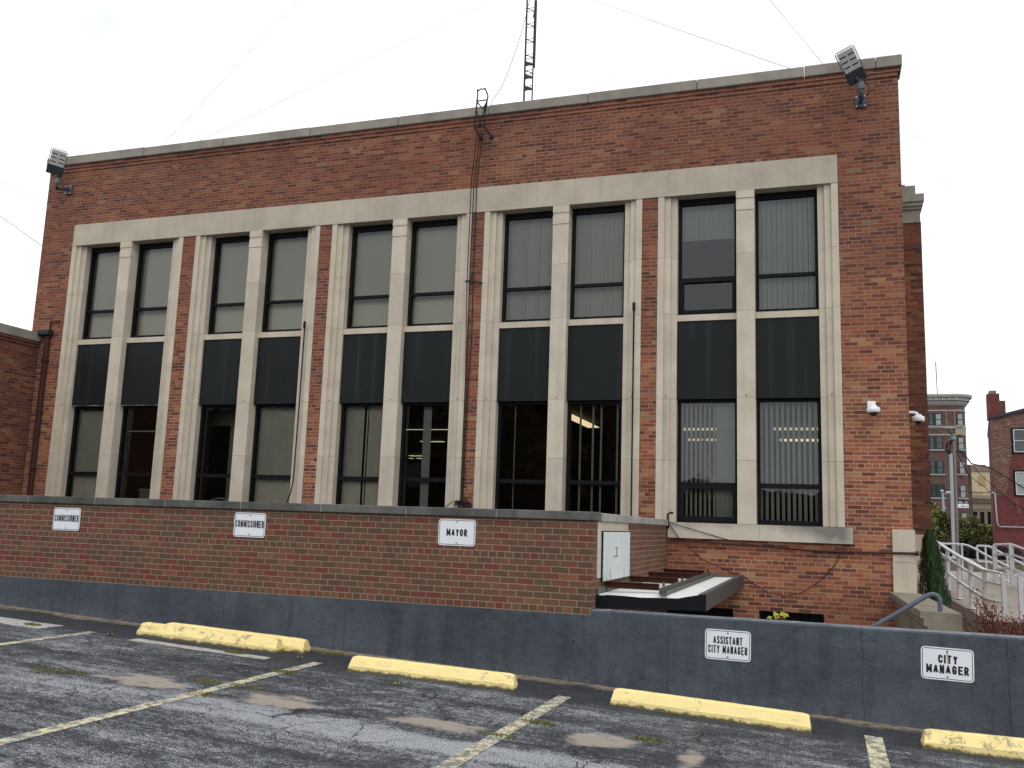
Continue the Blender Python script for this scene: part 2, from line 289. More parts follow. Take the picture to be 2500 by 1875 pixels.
M['brownpipe'] = plain('brown_downspout', (0.052, 0.022, 0.020), 0.6, 0.3, var=0.35, scale=7)
M['cable'] = plain('black_cable', (0.016, 0.013, 0.013), 0.7, 0.2)
M['rod'] = plain('dark_brown_rod', (0.02, 0.013, 0.011), 0.6, 0.3)
M['mast'] = plain('dark_steel', (0.032, 0.034, 0.042), 0.5, 0.4, 0.3)
M['guy'] = plain('guy_wire_steel', (0.34, 0.34, 0.36), 0.5, 0.4, 0.3)
M['camwhite'] = plain('camera_white', (0.80, 0.83, 0.86), 0.4, 0.4, var=0.03)
M['dome'] = plain('smoked_dome', (0.015, 0.016, 0.02), 0.12, 0.6)
M['led'] = plain('led_lens', (0.40, 0.40, 0.385), 0.4, 0.4, var=0.08)
M['fixture'] = plain('fixture_grey', (0.075, 0.085, 0.105), 0.5, 0.4, var=0.15)
M['interior'] = plain('room_wall', (0.035, 0.03, 0.026), 0.9, 0.1)
M['interior_dark'] = plain('room_floor', (0.02, 0.018, 0.016), 0.9, 0.1)
M['partition'] = plain('office_partition', (0.50, 0.48, 0.38), 0.9, 0.1)
M['door'] = plain('dark_door', (0.014, 0.016, 0.016), 0.7)
M['shade'] = plain('roller_shade', (0.64, 0.64, 0.54), 0.9, 0.1, var=0.04, scale=2)
M['slat'] = plain('vinyl_slat', (0.60, 0.62, 0.60), 0.7, 0.2, var=0.06)
M['curtain'] = plain('curtain_slat', (0.56, 0.55, 0.485), 0.8, 0.1, var=0.22, scale=3)
M['box'] = plain('cardboard_grey', (0.30, 0.28, 0.26), 0.8)
M['red'] = plain('flag_red', (0.48, 0.04, 0.045), 0.8); M['whitecloth'] = plain('flag_white', (0.7, 0.68, 0.65), 0.8); M['navy'] = plain('flag_navy', (0.015, 0.018, 0.07), 0.8)
def emis(name, c, s):
    n = NT(name); n.b.inputs['Emission Color'].default_value = (*c, 1); n.b.inputs['Emission Strength'].default_value = s; return n.done((0.8, 0.8, 0.8))
M['tube'] = emis('lit_fluorescent', (1.0, 0.88, 0.58), 0.62)
M['warm'] = emis('lit_warm_diffuser', (1.0, 0.76, 0.48), 1.2)
def glass_mat(name, ior, tint):
    m = bpy.data.materials.new(name); m.use_nodes = True; t = m.node_tree; t.nodes.clear()
    o = t.nodes.new('ShaderNodeOutputMaterial'); mxs = t.nodes.new('ShaderNodeMixShader'); tr = t.nodes.new('ShaderNodeBsdfTransparent'); gl = t.nodes.new('ShaderNodeBsdfGlossy')
    fr = t.nodes.new('ShaderNodeFresnel'); fr.inputs[0].default_value = ior; tr.inputs[0].default_value = (*tint, 1)
    gl.inputs['Roughness'].default_value = 0.015; gl.inputs[0].default_value = (0.92, 0.96, 1, 1)
    nz_ = t.nodes.new('ShaderNodeTexNoise'); nz_.inputs['Scale'].default_value = 1.6; ge = t.nodes.new('ShaderNodeNewGeometry'); t.links.new(ge.outputs['Position'], nz_.inputs[0])
    bu = t.nodes.new('ShaderNodeBump'); bu.inputs['Strength'].default_value = 0.25; bu.inputs['Distance'].default_value = 0.01; t.links.new(nz_.outputs[0], bu.inputs['Height']); t.links.new(bu.outputs[0], gl.inputs['Normal'])
    t.links.new(fr.outputs[0], mxs.inputs[0]); t.links.new(tr.outputs[0], mxs.inputs[1]); t.links.new(gl.outputs[0], mxs.inputs[2]); t.links.new(mxs.outputs[0], o.inputs[0]); return m
M['glass'] = glass_mat('tinted_glass', 1.62, (0.66, 0.68, 0.63))
M['glass_clear'] = glass_mat('clear_pane_glass', 1.55, (0.83, 0.835, 0.79))
M['glass_lower'] = glass_mat('clear_sash_glass', 1.45, (0.88, 0.87, 0.81))
M['glass_sash'] = glass_mat('clearer_glass', 1.5, (0.72, 0.72, 0.66))
M['glass_far'] = plain('far_window_glass', (0.055, 0.065, 0.07), 0.08, 0.5, var=0.3, scale=0.8)
def spandrel():
    n = NT('black_spandrel_glass', 0.38, 0.10); p = n.pos()
    c = n.mix(n.noise(p, 0.8, 4), (0.011, 0.0135, 0.0145), (0.021, 0.0245, 0.026))
    st = n.math('MULTIPLY', n.ramp(n.noise(n.map(p, (6, 1, 0.25)), 1.0, 3, 0.5), [(0.56, 0.0), (0.74, 1.0)]), 0.22)
    sc = n.math('MULTIPLY', n.ramp(n.noise(n.map(p, (1, 1, 1), (3, 3, 3)), 2.2, 7, 0.7), [(0.62, 0.0), (0.78, 1.0)]), 0.35)
    return n.done(n.mix(n.math('MAXIMUM', st, sc), c, (0.075, 0.088, 0.092)))
M['spandrel'] = spandrel()
def leaf_mat(name, stops):
    n = NT(name, 0.7, 0.25); return n.done(n.ramp(n.island(), stops))
M['arbor'] = leaf_mat('arborvitae_green', [(0, (0.016, 0.040, 0.018)), (0.6, (0.036, 0.082, 0.032)), (1, (0.08, 0.15, 0.055))])
M['hedge'] = leaf_mat('shaded_hedge', [(0, (0.006, 0.009, 0.008)), (0.8, (0.016, 0.022, 0.018)), (1, (0.04, 0.05, 0.03))])  # near-black leaf tones carry the shade under the far trees
M['arbor_brown'] = leaf_mat('dead_twig_brown', [(0, (0.035, 0.018, 0.010)), (1, (0.075, 0.04, 0.02))])
M['redbush'] = leaf_mat('barberry_red', [(0, (0.05, 0.012, 0.010)), (0.6, (0.15, 0.035, 0.018)), (1, (0.27, 0.075, 0.03))])
M['green1'] = leaf_mat('far_leaf_green', [(0, (0.09, 0.105, 0.038)), (0.6, (0.21, 0.225, 0.08)), (1, (0.40, 0.37, 0.14))])
M['green2'] = leaf_mat('far_leaf_dark', [(0, (0.07, 0.09, 0.034)), (0.7, (0.18, 0.20, 0.075)), (1, (0.33, 0.32, 0.12))])
M['autumn'] = leaf_mat('autumn_leaf', [(0, (0.05, 0.025, 0.01)), (1, (0.14, 0.07, 0.02))])
M['yleaf'] = leaf_mat('yellow_green_leaf', [(0, (0.25, 0.24, 0.03)), (1, (0.42, 0.38, 0.06))])
M['grass'] = leaf_mat('tuft_green', [(0, (0.08, 0.09, 0.02)), (1, (0.19, 0.18, 0.05))])
M['dryleaf'] = leaf_mat('fallen_leaf_brown', [(0, (0.10, 0.05, 0.02)), (1, (0.3, 0.24, 0.06))])
M['bark'] = plain('bark', (0.05, 0.038, 0.03), 0.9, 0.1, var=0.4)
M['soil'] = plain('planting_soil', (0.055, 0.04, 0.03), 0.95, 0.1, var=0.4)
M['gravel'] = stone('pale_stones', (0.30, 0.27, 0.23), (0.55, 0.52, 0.46), 0.3, 0)
M['street'] = plain('street_ground', (0.10, 0.10, 0.10), 0.9, 0.1, var=0.2)
M['pole_wood'] = plain('pole_wood', (0.21, 0.18, 0.17), 0.9, 0.1, var=0.2)
M['pole_steel'] = plain('conduit_steel', (0.36, 0.38, 0.41), 0.5, 0.4, var=0.1)
M['teal'] = plain('teal_band', (0.10, 0.35, 0.29), 0.6)
M['far_brick'] = brick('far_brown_brick', 0.6, 0.2, [(0, (0.11, 0.068, 0.062)), (0.5, (0.145, 0.084, 0.074)), (1, (0.175, 0.105, 0.09))], (0.12, 0.075, 0.065), 0.006, 0, 0, 6, 0.3)
M['far_red'] = brick('painted_red_brick', 0.22, 0.075, [(0, (0.135, 0.034, 0.036)), (0.5, (0.165, 0.046, 0.046)), (1, (0.20, 0.07, 0.062))], (0.14, 0.06, 0.055), 0.008, 0, 0, 7, 0.3, (0.07, 0.02, 0.02))
M['far_mixed'] = brick('weathered_brick', 0.22, 0.075, [(0, (0.10, 0.055, 0.045)), (0.5, (0.19, 0.105, 0.07)), (0.8, (0.24, 0.14, 0.09)), (1, (0.30, 0.23, 0.18))], (0.16, 0.12, 0.10), 0.012, 0, 0, 7, 0.65, (0.14, 0.055, 0.045))
M['cornice'] = plain('pale_cornice', (0.36, 0.355, 0.33), 0.8, 0.2, var=0.12, scale=1.5)
M['tan'] = plain('tan_stucco', (0.33, 0.28, 0.20), 0.9, 0.1, var=0.15, scale=0.6)
M['cream'] = plain('cream_stucco', (0.50, 0.43, 0.29), 0.9, 0.1, var=0.12, scale=0.4)
M['mauve'] = plain('mauve_parapet', (0.24, 0.17, 0.15), 0.9, 0.1)
M['board'] = plain('plywood_board', (0.40, 0.27, 0.15), 0.9, 0.1)
M['darkgreen'] = plain('dark_green_frame', (0.018, 0.035, 0.035), 0.6)
M['pale_blind'] = plain('pale_blind', (0.32, 0.34, 0.32), 0.7, 0.3, var=0.1)
M['slate_roof'] = plain('dark_roof_edge', (0.045, 0.04, 0.06), 0.7)
M['carblue'] = plain('car_blue', (0.02, 0.03, 0.12), 0.3, 0.6, var=0.05); M['carwhite'] = plain('car_glass', (0.35, 0.40, 0.48), 0.15, 0.6, var=0.2)
M['tail'] = plain('tail_light_red', (0.35, 0.02, 0.02), 0.3, 0.5); M['tyre'] = plain('tyre_rubber', (0.015, 0.015, 0.015), 0.9)
M['refl_brick'] = plain('rear_building_brick', (0.045, 0.03, 0.022), 0.9, 0.1, var=0.4, scale=0.5)

# ------------------------------------------------------------------ mesh helpers
class MB:
    def __init__(s): s.v = []; s.f = []; s.mi = []; s.sm = []; s.cur = 0
    def add(s, vs, fs, smooth=False):
        k = len(s.v); s.v += [Vector(v) for v in vs]
        for f in fs: s.f.append([i + k for i in f]); s.mi.append(s.cur); s.sm.append(smooth)
        return s
    def box(s, x0, x1, y0, y1, z0, z1):
        return s.add([(x0, y0, z0), (x1, y0, z0), (x1, y1, z0), (x0, y1, z0), (x0, y0, z1), (x1, y0, z1), (x1, y1, z1), (x0, y1, z1)],
                     [(0, 3, 2, 1), (4, 5, 6, 7), (0, 1, 5, 4), (1, 2, 6, 5), (2, 3, 7, 6), (3, 0, 4, 7)])
    def bev(s, x0, x1, y0, y1, z0, z1, b=0.01, seg=2, jit=0.0):
        bm = bmesh.new(); bmesh.ops.create_cube(bm, size=1)
        for v in bm.verts: v.co = Vector(((x0 + x1) / 2 + v.co.x * (x1 - x0), (y0 + y1) / 2 + v.co.y * (y1 - y0), (z0 + z1) / 2 + v.co.z * (z1 - z0)))
        bmesh.ops.bevel(bm, geom=bm.edges[:], offset=b, segments=seg, affect='EDGES', profile=0.5)
        bm.verts.index_update(); s.add([v.co.copy() for v in bm.verts], [[v.index for v in f.verts] for f in bm.faces]); bm.free(); return s
    def prism(s, pts, d0, d1, axis='y'):
        n = len(pts)
        def P(p, d): return {'y': (p[0], d, p[1]), 'x': (d, p[0], p[1]), 'z': (p[0], p[1], d)}[axis]
        vs = [P(p, d0) for p in pts] + [P(p, d1) for p in pts]
        fs = [list(range(n))[::-1], list(range(n, 2 * n))] + [(i, (i + 1) % n, n + (i + 1) % n, n + i) for i in range(n)]
        return s.add(vs, fs)
    def tube(s, pts, r, n=8, smooth=True, caps=True):
        pts = [Vector(p) for p in pts]; rings = []; t0 = None
        rr = r if isinstance(r, (list, tuple)) else [r] * len(pts)
        ref = None
        for i, p in enumerate(pts):
            t = (pts[min(i + 1, len(pts) - 1)] - pts[max(i - 1, 0)]).normalized()
            if ref is None: ref = Vector((0, 0, 1)) if abs(t.z) < 0.9 else Vector((1, 0, 0))
            a = (ref - t * ref.dot(t)).normalized(); ref = a; b = t.cross(a)
            rings.append([p + (a * math.cos(2 * math.pi * k / n) + b * math.sin(2 * math.pi * k / n)) * rr[i] for k in range(n)])
        vs = [v for q in rings for v in q]; fs = []
        for i in range(len(pts) - 1):
            for k in range(n): fs.append((i * n + k, i * n + (k + 1) % n, (i + 1) * n + (k + 1) % n, (i + 1) * n + k))
        s.add(vs, fs, smooth)
        if caps: s.add(rings[0], [list(range(n))[::-1]]); s.add(rings[-1], [list(range(n))])
        return s
    def lathe(s, prof, c, n=24, axis='z', smooth=True):
        vs = []; c = Vector(c)
        for r, h in prof:
            for k in range(n):
                a = 2 * math.pi * k / n; q = {'z': (r * math.cos(a), r * math.sin(a), h), 'y': (r * math.cos(a), h, r * math.sin(a))}[axis]
                vs.append(c + Vector(q))
        fs = [(i * n + k, i * n + (k + 1) % n, (i + 1) * n + (k + 1) % n, (i + 1) * n + k) for i in range(len(prof) - 1) for k in range(n)]
        return s.add(vs, fs, smooth)
    def xf(s, m, start=0):
        for i in range(start, len(s.v)): s.v[i] = m @ s.v[i]
        return s
    def leaf(s, p, size, asp=0.6, nrm=None):
        d = Vector((random.gauss(0, 1), random.gauss(0, 1), random.gauss(0, 1))).normalized() if nrm is None else nrm
        a = d.orthogonal().normalized(); a = (Matrix.Rotation(random.random() * 6.28, 3, d) @ a); b = d.cross(a)
        p = Vector(p); s.add([p - a * size, p + b * size * asp, p + a * size, p - b * size * asp], [(0, 1, 2, 3)]); return s
    def build(s, name, mat, parent=None, origin=None, lift=True, recalc=True):
        me = bpy.data.meshes.new(name)
        off = Vector((0, 0, E)) if lift else Vector((0, 0, 0))
        if parent is not None: o0 = parent['_o'] if '_o' in parent else (0, 0, 0); o0 = Vector(o0)
        else: o0 = Vector((0, 0, 0)) if origin is None else Vector(origin) + off
        me.from_pydata([tuple(v + off - o0) for v in s.v], [], s.f)
        for mm in (mat if isinstance(mat, list) else [mat]): me.materials.append(M[mm] if isinstance(mm, str) else mm)
        for p, i, sm in zip(me.polygons, s.mi, s.sm): p.material_index = i; p.use_smooth = sm
        me.update()
        bm = bmesh.new(); bm.from_mesh(me); bmesh.ops.recalc_face_normals(bm, faces=bm.faces) if recalc and len(me.polygons) < 60000 else None; bm.to_mesh(me); bm.free()
        o = bpy.data.objects.new(name, me); COL.objects.link(o); ORG[o.name] = o0
        if parent is not None: o.parent = parent; 
        else: o.location = o0
        o['_o'] = tuple(o0)
        return o
ORG = {}
def tag(o, label, cat, group=None):
    o['label'] = label; o['category'] = cat
    if group: o['group'] = group
    return o
def thing(name, loc, label, cat, group=None):
    o = bpy.data.objects.new(name, None); COL.objects.link(o); o.empty_display_size = 0.2
    o.location = (loc[0], loc[1], loc[2] + E); o['_o'] = (loc[0], loc[1], loc[2] + E); return tag(o, label, cat, group)
def struct(o): o['kind'] = 'structure'; return o
def copy_tree(o, parent=None):
    c = o.copy(); COL.objects.link(c)
    if parent is not None: c.parent = parent
    for ch in list(o.children): copy_tree(ch, c)
    return c
def G(x): return -1.75 - 0.0405 * x if x < 1.2 else max(-1.84, -1.75 - 0.0405 * x)

# ------------------------------------------------------------------ ground sheets
m = MB(); xs = [-70, -40, -20, -16, -12, -9, -6, -3, -1, 0.6, 1.2, 2.2, 6, 20, 60]; ys = [-90, -40, -15, -4, 0, 3, 6, 9.9]
for i in range(len(xs) - 1):
    for j in range(len(ys) - 1):
        m.add([(xs[i], ys[j], G(xs[i])), (xs[i + 1], ys[j], G(xs[i + 1])), (xs[i + 1], ys[j + 1], G(xs[i + 1])), (xs[i], ys[j + 1], G(xs[i]))], [(0, 1, 2, 3)])
struct(m.build('parking_lot', 'asphalt'))
m = MB(); zg = -1.98
for a in ((1.5, 900, 9.98, 1500), (-900, 1.5, 33, 1500), (-900, -70, -400, 33), (60, 900, -400, 9.98), (-900, 900, -900, -400), (-70, 60, -400, -90)):
    m.add([(a[0], a[2], zg), (a[1], a[2], zg), (a[1], a[3], zg), (a[0], a[3], zg)], [(0, 1, 2, 3)])
struct(m.build('ground', 'street'))
m = MB(); m.add([(-2.4, 10.0, -3.3), (1.5, 10.0, -3.3), (1.5, 15, -3.3), (-2.4, 15, -3.3)], [(0, 1, 2, 3)]); struct(m.build('areaway_floor', 'conc'))
m = MB(); m.box(1.45, 6.5, 10.0, 16.0, -1.97, -1.22); struct(m.build('planting_bed', 'soil'))
# painted stall lines
for k, (x0, y0, x1, y1, wd) in enumerate([(-8.03, -3, -8.14, 8.85, .11), (-5.20, -3, -5.15, 8.9, .12), (-2.56, -3, -2.42, 8.95, .13), (0.35, -3, 0.40, 9.1, .15)]):
    m = MB(); n = 24
    for i in range(n):
        ta, tb = i / n, (i + 1) / n
        xa, ya, xb, yb = x0 + (x1 - x0) * ta, y0 + (y1 - y0) * ta, x0 + (x1 - x0) * tb, y0 + (y1 - y0) * tb
        m.add([(xa - wd / 2, ya, G(xa - wd / 2) + .004), (xa + wd / 2, ya, G(xa + wd / 2) + .004), (xb + wd / 2, yb, G(xb + wd / 2) + .004), (xb - wd / 2, yb, G(xb - wd / 2) + .004)], [(0, 1, 2, 3)])
    struct(m.build('parking_line', 'line'))

# ------------------------------------------------------------------ city hall
FY = 14.9
hall = thing('brick_building', (-7.4, FY, -3.0), 'two storey red brick building with five limestone window bays', 'building')
LX = [-15.325 + 3.187 * i + d for i, d in enumerate((0, .035, .03, .005, 0.0))]
W_ = 2.906
m = MB()
m.box(-16.2, LX[0] + .01, FY, 15.3, -3.3, 7.36)
for i in range(4): m.box(LX[i] + W_ - .01, LX[i + 1] + .01, FY, 15.3, -3.3, 5.66)
m.box(LX[4] + W_ - .01, 1.28, FY, 15.3, -3.3, 7.36)
m.box(LX[0] + .01, LX[4] + W_ - .01, FY, 15.3, 6.11, 7.36)
m.box(LX[0] + .01, -2.6, FY + .02, 15.3, -3.3, 0.10)
# below bay five, with two basement window openings
m.box(-2.566, .322, FY, 15.3, -1.185, 0.0); m.box(-1.34, -0.952, FY, 15.3, -3.3, -1.185); m.box(0.056, .322, FY, 15.3, -3.3, -1.185)
m.box(-16.19, 1.275, FY - .016, 15.0, 7.36, 7.435); m.box(-16.23, 1.315, FY - .034, 15.0, 7.435, 7.508)
m.box(1.0, 1.278, 15.3, 32, -3.3, 7.5); m.box(-16.2, -15.9, 15.3, 32, -3.3, 7.5); m.box(-16.2, 1.278, 32, 32.3, -3.3, 7.5)
m.build('wall', 'brick', hall)
m = MB(); m.box(-15.9, 1.0, 15.3, 32, 7.0, 7.2); m.build('roof', 'street', hall)
m = MB(); m.box(-16.0, .0, 15.25, 15.32, -3.2, -1.2); m.build('basement_window', 'frame', hall)
# parapet coping stones
m = MB(); xs = [-16.27, -13.61, -11.6, -9.55, -7.6, -5.75, -3.85, -1.92, -.157, .95, 1.345]
for a, b in zip(xs[:-1], xs[1:]):
    dz = random.uniform(-.008, .008); dz = 0.014 if a == -16.27 else dz
    m.bev(a + .004, b - .004, FY - .075 + random.uniform(-.004, .004), 15.35, 7.508 + dz * .3, 7.70 + dz, .012, 1)
m.build('coping', 'lime_top', hall)
# limestone frieze
m = MB(); x = LX[0]; xe = LX[4] + W_
while x < xe - .01:
    b = min(xe, x + random.choice((1.35, 1.75, 2.05, 1.9)));
    if xe - b < .6: b = xe
    m.box(x + .0012, b - .0012, FY - .016, 15.25, 5.69, 6.12); m.box(x + .0012, b - .0012, FY - .022, 15.25, 5.645, 5.688); x = b
m.build('frieze', 'lime_mid', hall)
JZ = [5.643, 4.57, 3.588, 2.152, 1.136, 0.128]
def shaft(m, x0, x1, y0, y1, zs=JZ):
    for a, b in zip(zs[:-1], zs[1:]): m.box(x0, x1, y0, y1, b + .0018, a - .0018)
for i, x0 in enumerate(LX):
    zb = JZ[:-1] + [0.128]
    for side in (0, 1):
        m = MB()
        for k, (yy, wa, wb) in enumerate(((FY - .014, 0, .105), (FY + .032, .105, .21), (FY + .078, .21, .318))):
            a, b = (x0 + wa, x0 + wb) if side == 0 else (x0 + W_ - wb, x0 + W_ - wa)
            shaft(m, a, b, yy, 15.3)
        m.build('jamb', 'lime', hall)
        mm = MB(); mm.lathe([(.0, -.004), (.012, -.004), (.012, .01)], ((x0 + .15) if side == 0 else (x0 + W_ - .15), FY + .032, 2.19), 8, 'y'); mm.build('anchor_bolt', 'bolt', hall)
    a = x0 + 1.303; b = a + .296
    m = MB(); m.box(a, b, FY - .022, 15.3, 5.515, 5.643); m.box(a + .004, b - .004, FY - .010, 15.3, 5.456, 5.513); m.box(a, b, FY - .018, 15.3, 5.306, 5.454)
    shaft(m, a + .003, b - .003, FY - .008, 15.3, [5.304, 4.57, 3.588, 2.152, 1.136, 0.128])
    m.build('mullion', 'lime', hall)
    mm = MB(); mm.lathe([(.0, -.004), (.012, -.004), (.012, .01)], (a + .15, FY - .008, 2.19), 8, 'y'); mm.build('anchor_bolt', 'bolt', hall)
    for k in (0, 1):
        wa = x0 + .318 if k == 0 else b; wb = wa + (.985 if k == 0 else x0 + W_ - .318 - b)
        if k == 0: wb = a
        m = MB(); m.prism([(FY + .10, 3.472), (FY + .10, 3.575), (15.15, 3.615), (15.3, 3.615), (15.3, 3.472)], wa, wb, 'x'); m.build('sill_band', 'lime', hall)
        m = MB(); m.box(wa, wb, FY + .125, FY + .165, 2.152, 3.47); m.build('spandrel_panel', 'spandrel', hall)
        if i == 0: 
            mm = MB()
            mm.prism([(wa, 2.152)] + [(wa + (wb - wa) * q / 24, 2.1535 + max(0, random.gauss(.004, .006))) for q in range(25)] + [(wb, 2.152)], FY + .119, FY + .1235, 'y')
            mm.build('flaking_sealant', 'cornice', hall)
m = MB(); m.box(-2.36, -.93, FY - .09, 15.3, -.122, .125); m.box(-.927, .436, FY - .09, 15.3, -.122, .125); m.build('sill', 'sill', hall)
m = MB(); m.box(.99, 1.302, FY - .045, 15.3, -.36, .122); m.box(.986, 1.306, FY - .05, 15.3, -.80, -.365); m.build('corner_stone', 'lime', hall)
# interior of both storeys
m = MB()
for z0, z1 in ((-0.9, 2.42), (3.0, 6.6)):
    m.add([(-15.9, 15.3, z0), (1.0, 15.3, z0), (1.0, 31.8, z0), (-15.9, 31.8, z0)], [(0, 1, 2, 3)]); m.add([(-15.9, 15.3, z1), (1.0, 15.3, z1), (1.0, 31.8, z1), (-15.9, 31.8, z1)], [(0, 3, 2, 1)])
    m.add([(-15.9, 31.8, z0), (1.0, 31.8, z0), (1.0, 31.8, z1), (-15.9, 31.8, z1)], [(0, 1, 2, 3)])
    m.cur = 1
    m.box(-15.895, -15.86, 15.35, 31.7, z0 + .01, z1 - .01); m.box(.96, .995, 15.35, 31.7, z0 + .01, z1 - .01)
    for xx in (-5.9,): m.box(xx - .05, xx + .05, 15.35, 31.7, z0 + .01, z1 - .01)
    m.cur = 0
m.build('interior_shell', ['interior_dark', 'interior'], hall)
m = MB(); m.box(-12.75, -12.17, 15.95, 16.0, -.85, 2.4); m.box(-12.17, -11.66, 15.95, 16.0, 1.83, 2.4); m.box(-11.66, -11.2, 15.95, 16.0, -.85, 2.4); m.build('partition', 'partition', hall)
# windows
def ring(m, xa, xb, za, zb, y0, y1, w, wt=None, wb=None):
    wt = wt or w; wb = wb or w
    m.box(xa, xa + w, y0, y1, za, zb); m.box(xb - w, xb, y0, y1, za, zb); m.box(xa + w, xb - w, y0, y1, zb - wt, zb); m.box(xa + w, xb - w, y0, y1, za, za + wb)
def slats(xs, z0, z1, w, y, ang, thick=.002, ridge=0.0):
    m = MB()
    for x in xs:
        a = ang + random.uniform(-.16, .22); c, s_ = math.cos(a) * w / 2, math.sin(a) * w / 2
        dz = random.uniform(-.004, .004)
        m.add([(x - c, y - s_, z0 + dz), (x, y - .006, z0 + dz), (x + c, y + s_, z0 + dz), (x - c, y - s_, z1), (x, y - .006, z1), (x + c, y + s_, z1)], [(0, 1, 4, 3), (1, 2, 5, 4)])
    return m
def fr(a, b, st):
    o = []; 
    while a < b: o.append(a); a += st
    return o
LW = {}
for i, x0 in enumerate(LX):
    for k in (0, 1):
        a_, b_ = (x0 + .318, x0 + 1.306) if k == 0 else (x0 + 1.596, x0 + W_ - .318)
        for up in (1, 0):
            z0, z1 = (3.60, 5.645) if up else (.128, 2.165)
            tz0, tz1 = (4.188, 4.245) if up else (.712, .782)
            if not up and i == 4: tz0, tz1 = .708, .785
            m = MB(); ring(m, a_, b_, z0, z1, 15.115, 15.20, .052, .105 if up else .06, .045 if up or i < 4 else .075)
            m.box(a_ + .052, b_ - .052, 15.12, 15.19, tz0, tz1)
            if i == 4 and k == 0:
                ring(m, a_ + .04, b_ - .04, z0 + .03, tz0 + .02, 15.10, 15.16, .05, .05, .05 if up else .075)
            o = m.build('window', 'frame', hall)
            lab = None
            m = MB(); m.add([(a_ + .05, 15.158, z0 + .04), (b_ - .05, 15.158, z0 + .04), (b_ - .05, 15.158, tz0 + .003), (a_ + .05, 15.158, tz0 + .003)], [(0, 1, 2, 3)])
            m.add([(a_ + .05, 15.156, tz1 - .003), (b_ - .05, 15.1585, tz1 - .003), (b_ - .05, 15.158, z1 - .04), (a_ + .05, 15.156, z1 - .04)], [(0, 1, 2, 3)])
            for q in range(len(m.mi)): m.mi[q] = 1 - q
            gl = m.build('glass', (['glass_clear', 'glass_lower'] if (up and i < 3) or (not up and (i, k) in ((0, 0), (1, 1), (2, 0))) else ['glass_sash', 'glass_sash'] if (up and i == 3) else ['glass', 'glass']), o, recalc=False)
            y = 15.285; bl = None
            if up and i < 3:
                m = MB(); m.box(a_ + .02, b_ - .02, y, y + .004, z0, z1 - .02); bl = (m, 'shade')
            elif up and i == 3:
                bl = (slats(fr(a_ + .05, b_ - .02, .082), z0, z1 - .02, .088, y, .35), 'slat')
            elif up and i == 4:
                xs_ = fr(a_ + .05, b_ - .02, .083)
                m = slats(xs_, z0 + (1.35 if k == 0 else 0), z1, .088 if k == 0 else .078, y, .25); bl = (m, 'slat')
            elif i == 0 and k == 0:
                m = slats(fr(a_ + .05, b_ - .28, .055), z0, z1 - .08, .062, y, .2); m2 = slats(fr(b_ - .14, b_, .05), z0, z1 - .08, .06, y, .2); m.add(m2.v, m2.f); bl = (m, 'curtain')
            elif i == 1 and k == 1:
                bl = (slats(fr(a_ + .04, b_ - .02, .05), z0, z1 - .05, .06, y, .2), 'curtain')
            elif i == 2 and k == 0:
                m = slats(fr(a_ + .05, a_ + .42, .055), z0, z1 - .05, .062, y, .2); m2 = slats(fr(a_ + .545, b_ - .08, .055), z0, z1 - .05, .062, y, .2); m.add(m2.v, m2.f)
                m3 = slats([a_ + .475], z0, z1 - .05, .03, y, .2); m.add(m3.v, m3.f); bl = (m, 'curtain')
            elif i == 2 and k == 1:
                m = slats([-6.925, -6.845], z0, z1 - .06, .08, y, .1); bl = (m, 'slat')
            elif i == 3 and k == 0:
                bl = (slats([-5.17], z0, z1 - .06, .02, y, .2), 'curtain')
            elif i == 3 and k == 1:
                bl = (slats([-4.15, -3.965, -3.74, -3.595, -3.31], z0, z1 - .06, .035, y, .1), 'curtain')
            elif i == 4 and k == 0:
                m = slats(fr(a_ + .06, -1.60, .075), z0, z1 - .05, .040, y, .1); m2 = slats(fr(-1.60, -1.36, .075), z0, z1 - .05, .085, y, .15); m.add(m2.v, m2.f); bl = (m, 'slat')
            elif i == 4 and k == 1:
                bl = (slats(fr(a_ + .06, b_ - .04, .0845), z0, z1 - .05, .048, y, .1), 'slat')
            if bl: bl[0].build('blind', bl[1], o)
            if up == 0 and i == 0 and k == 1:
                m = MB(); m.box(a_ + .02, b_ - .02, 15.29, 15.30, 1.635, 1.66); m.build('blind', 'slat', o)
# ceiling lights seen through the glass
for (xa, xb, ya, yb, mt) in ((-3.6, -1.75, 21.1, 21.52, 'tube'), (-3.3, -1.9, 23.6, 24.05, 'tube'), (-1.0, .1, 21.05, 21.5, 'tube'), (-.97, .1, 23.6, 24.1, 'warm'), (-5.24, -4.97, 18.3, 20.9, 'warm')):
    m = MB(); m.box(xa, xb, ya, yb, 2.33, 2.345); m.build('ceiling_light', mt, hall)
for (xa, xb, y, wd) in ((-11.25, -11.12, 24.5, .18), (-10.98, -10.9, 24.5, .18), (-10.85, -10.52, 24.5, .18), (-14.15, -13.95, 29.9, .3), (-13.85, -13.65, 29.9, .3), (-14.75, -14.65, 31.2, .22), (-14.45, -14.0, 31.2, .22), (-10.25, -9.0, 21.3, .04)):
    m = MB(); m.box(xa, xb, y, y + wd, 2.33, 2.345); m.build('ceiling_light', 'tube', hall)
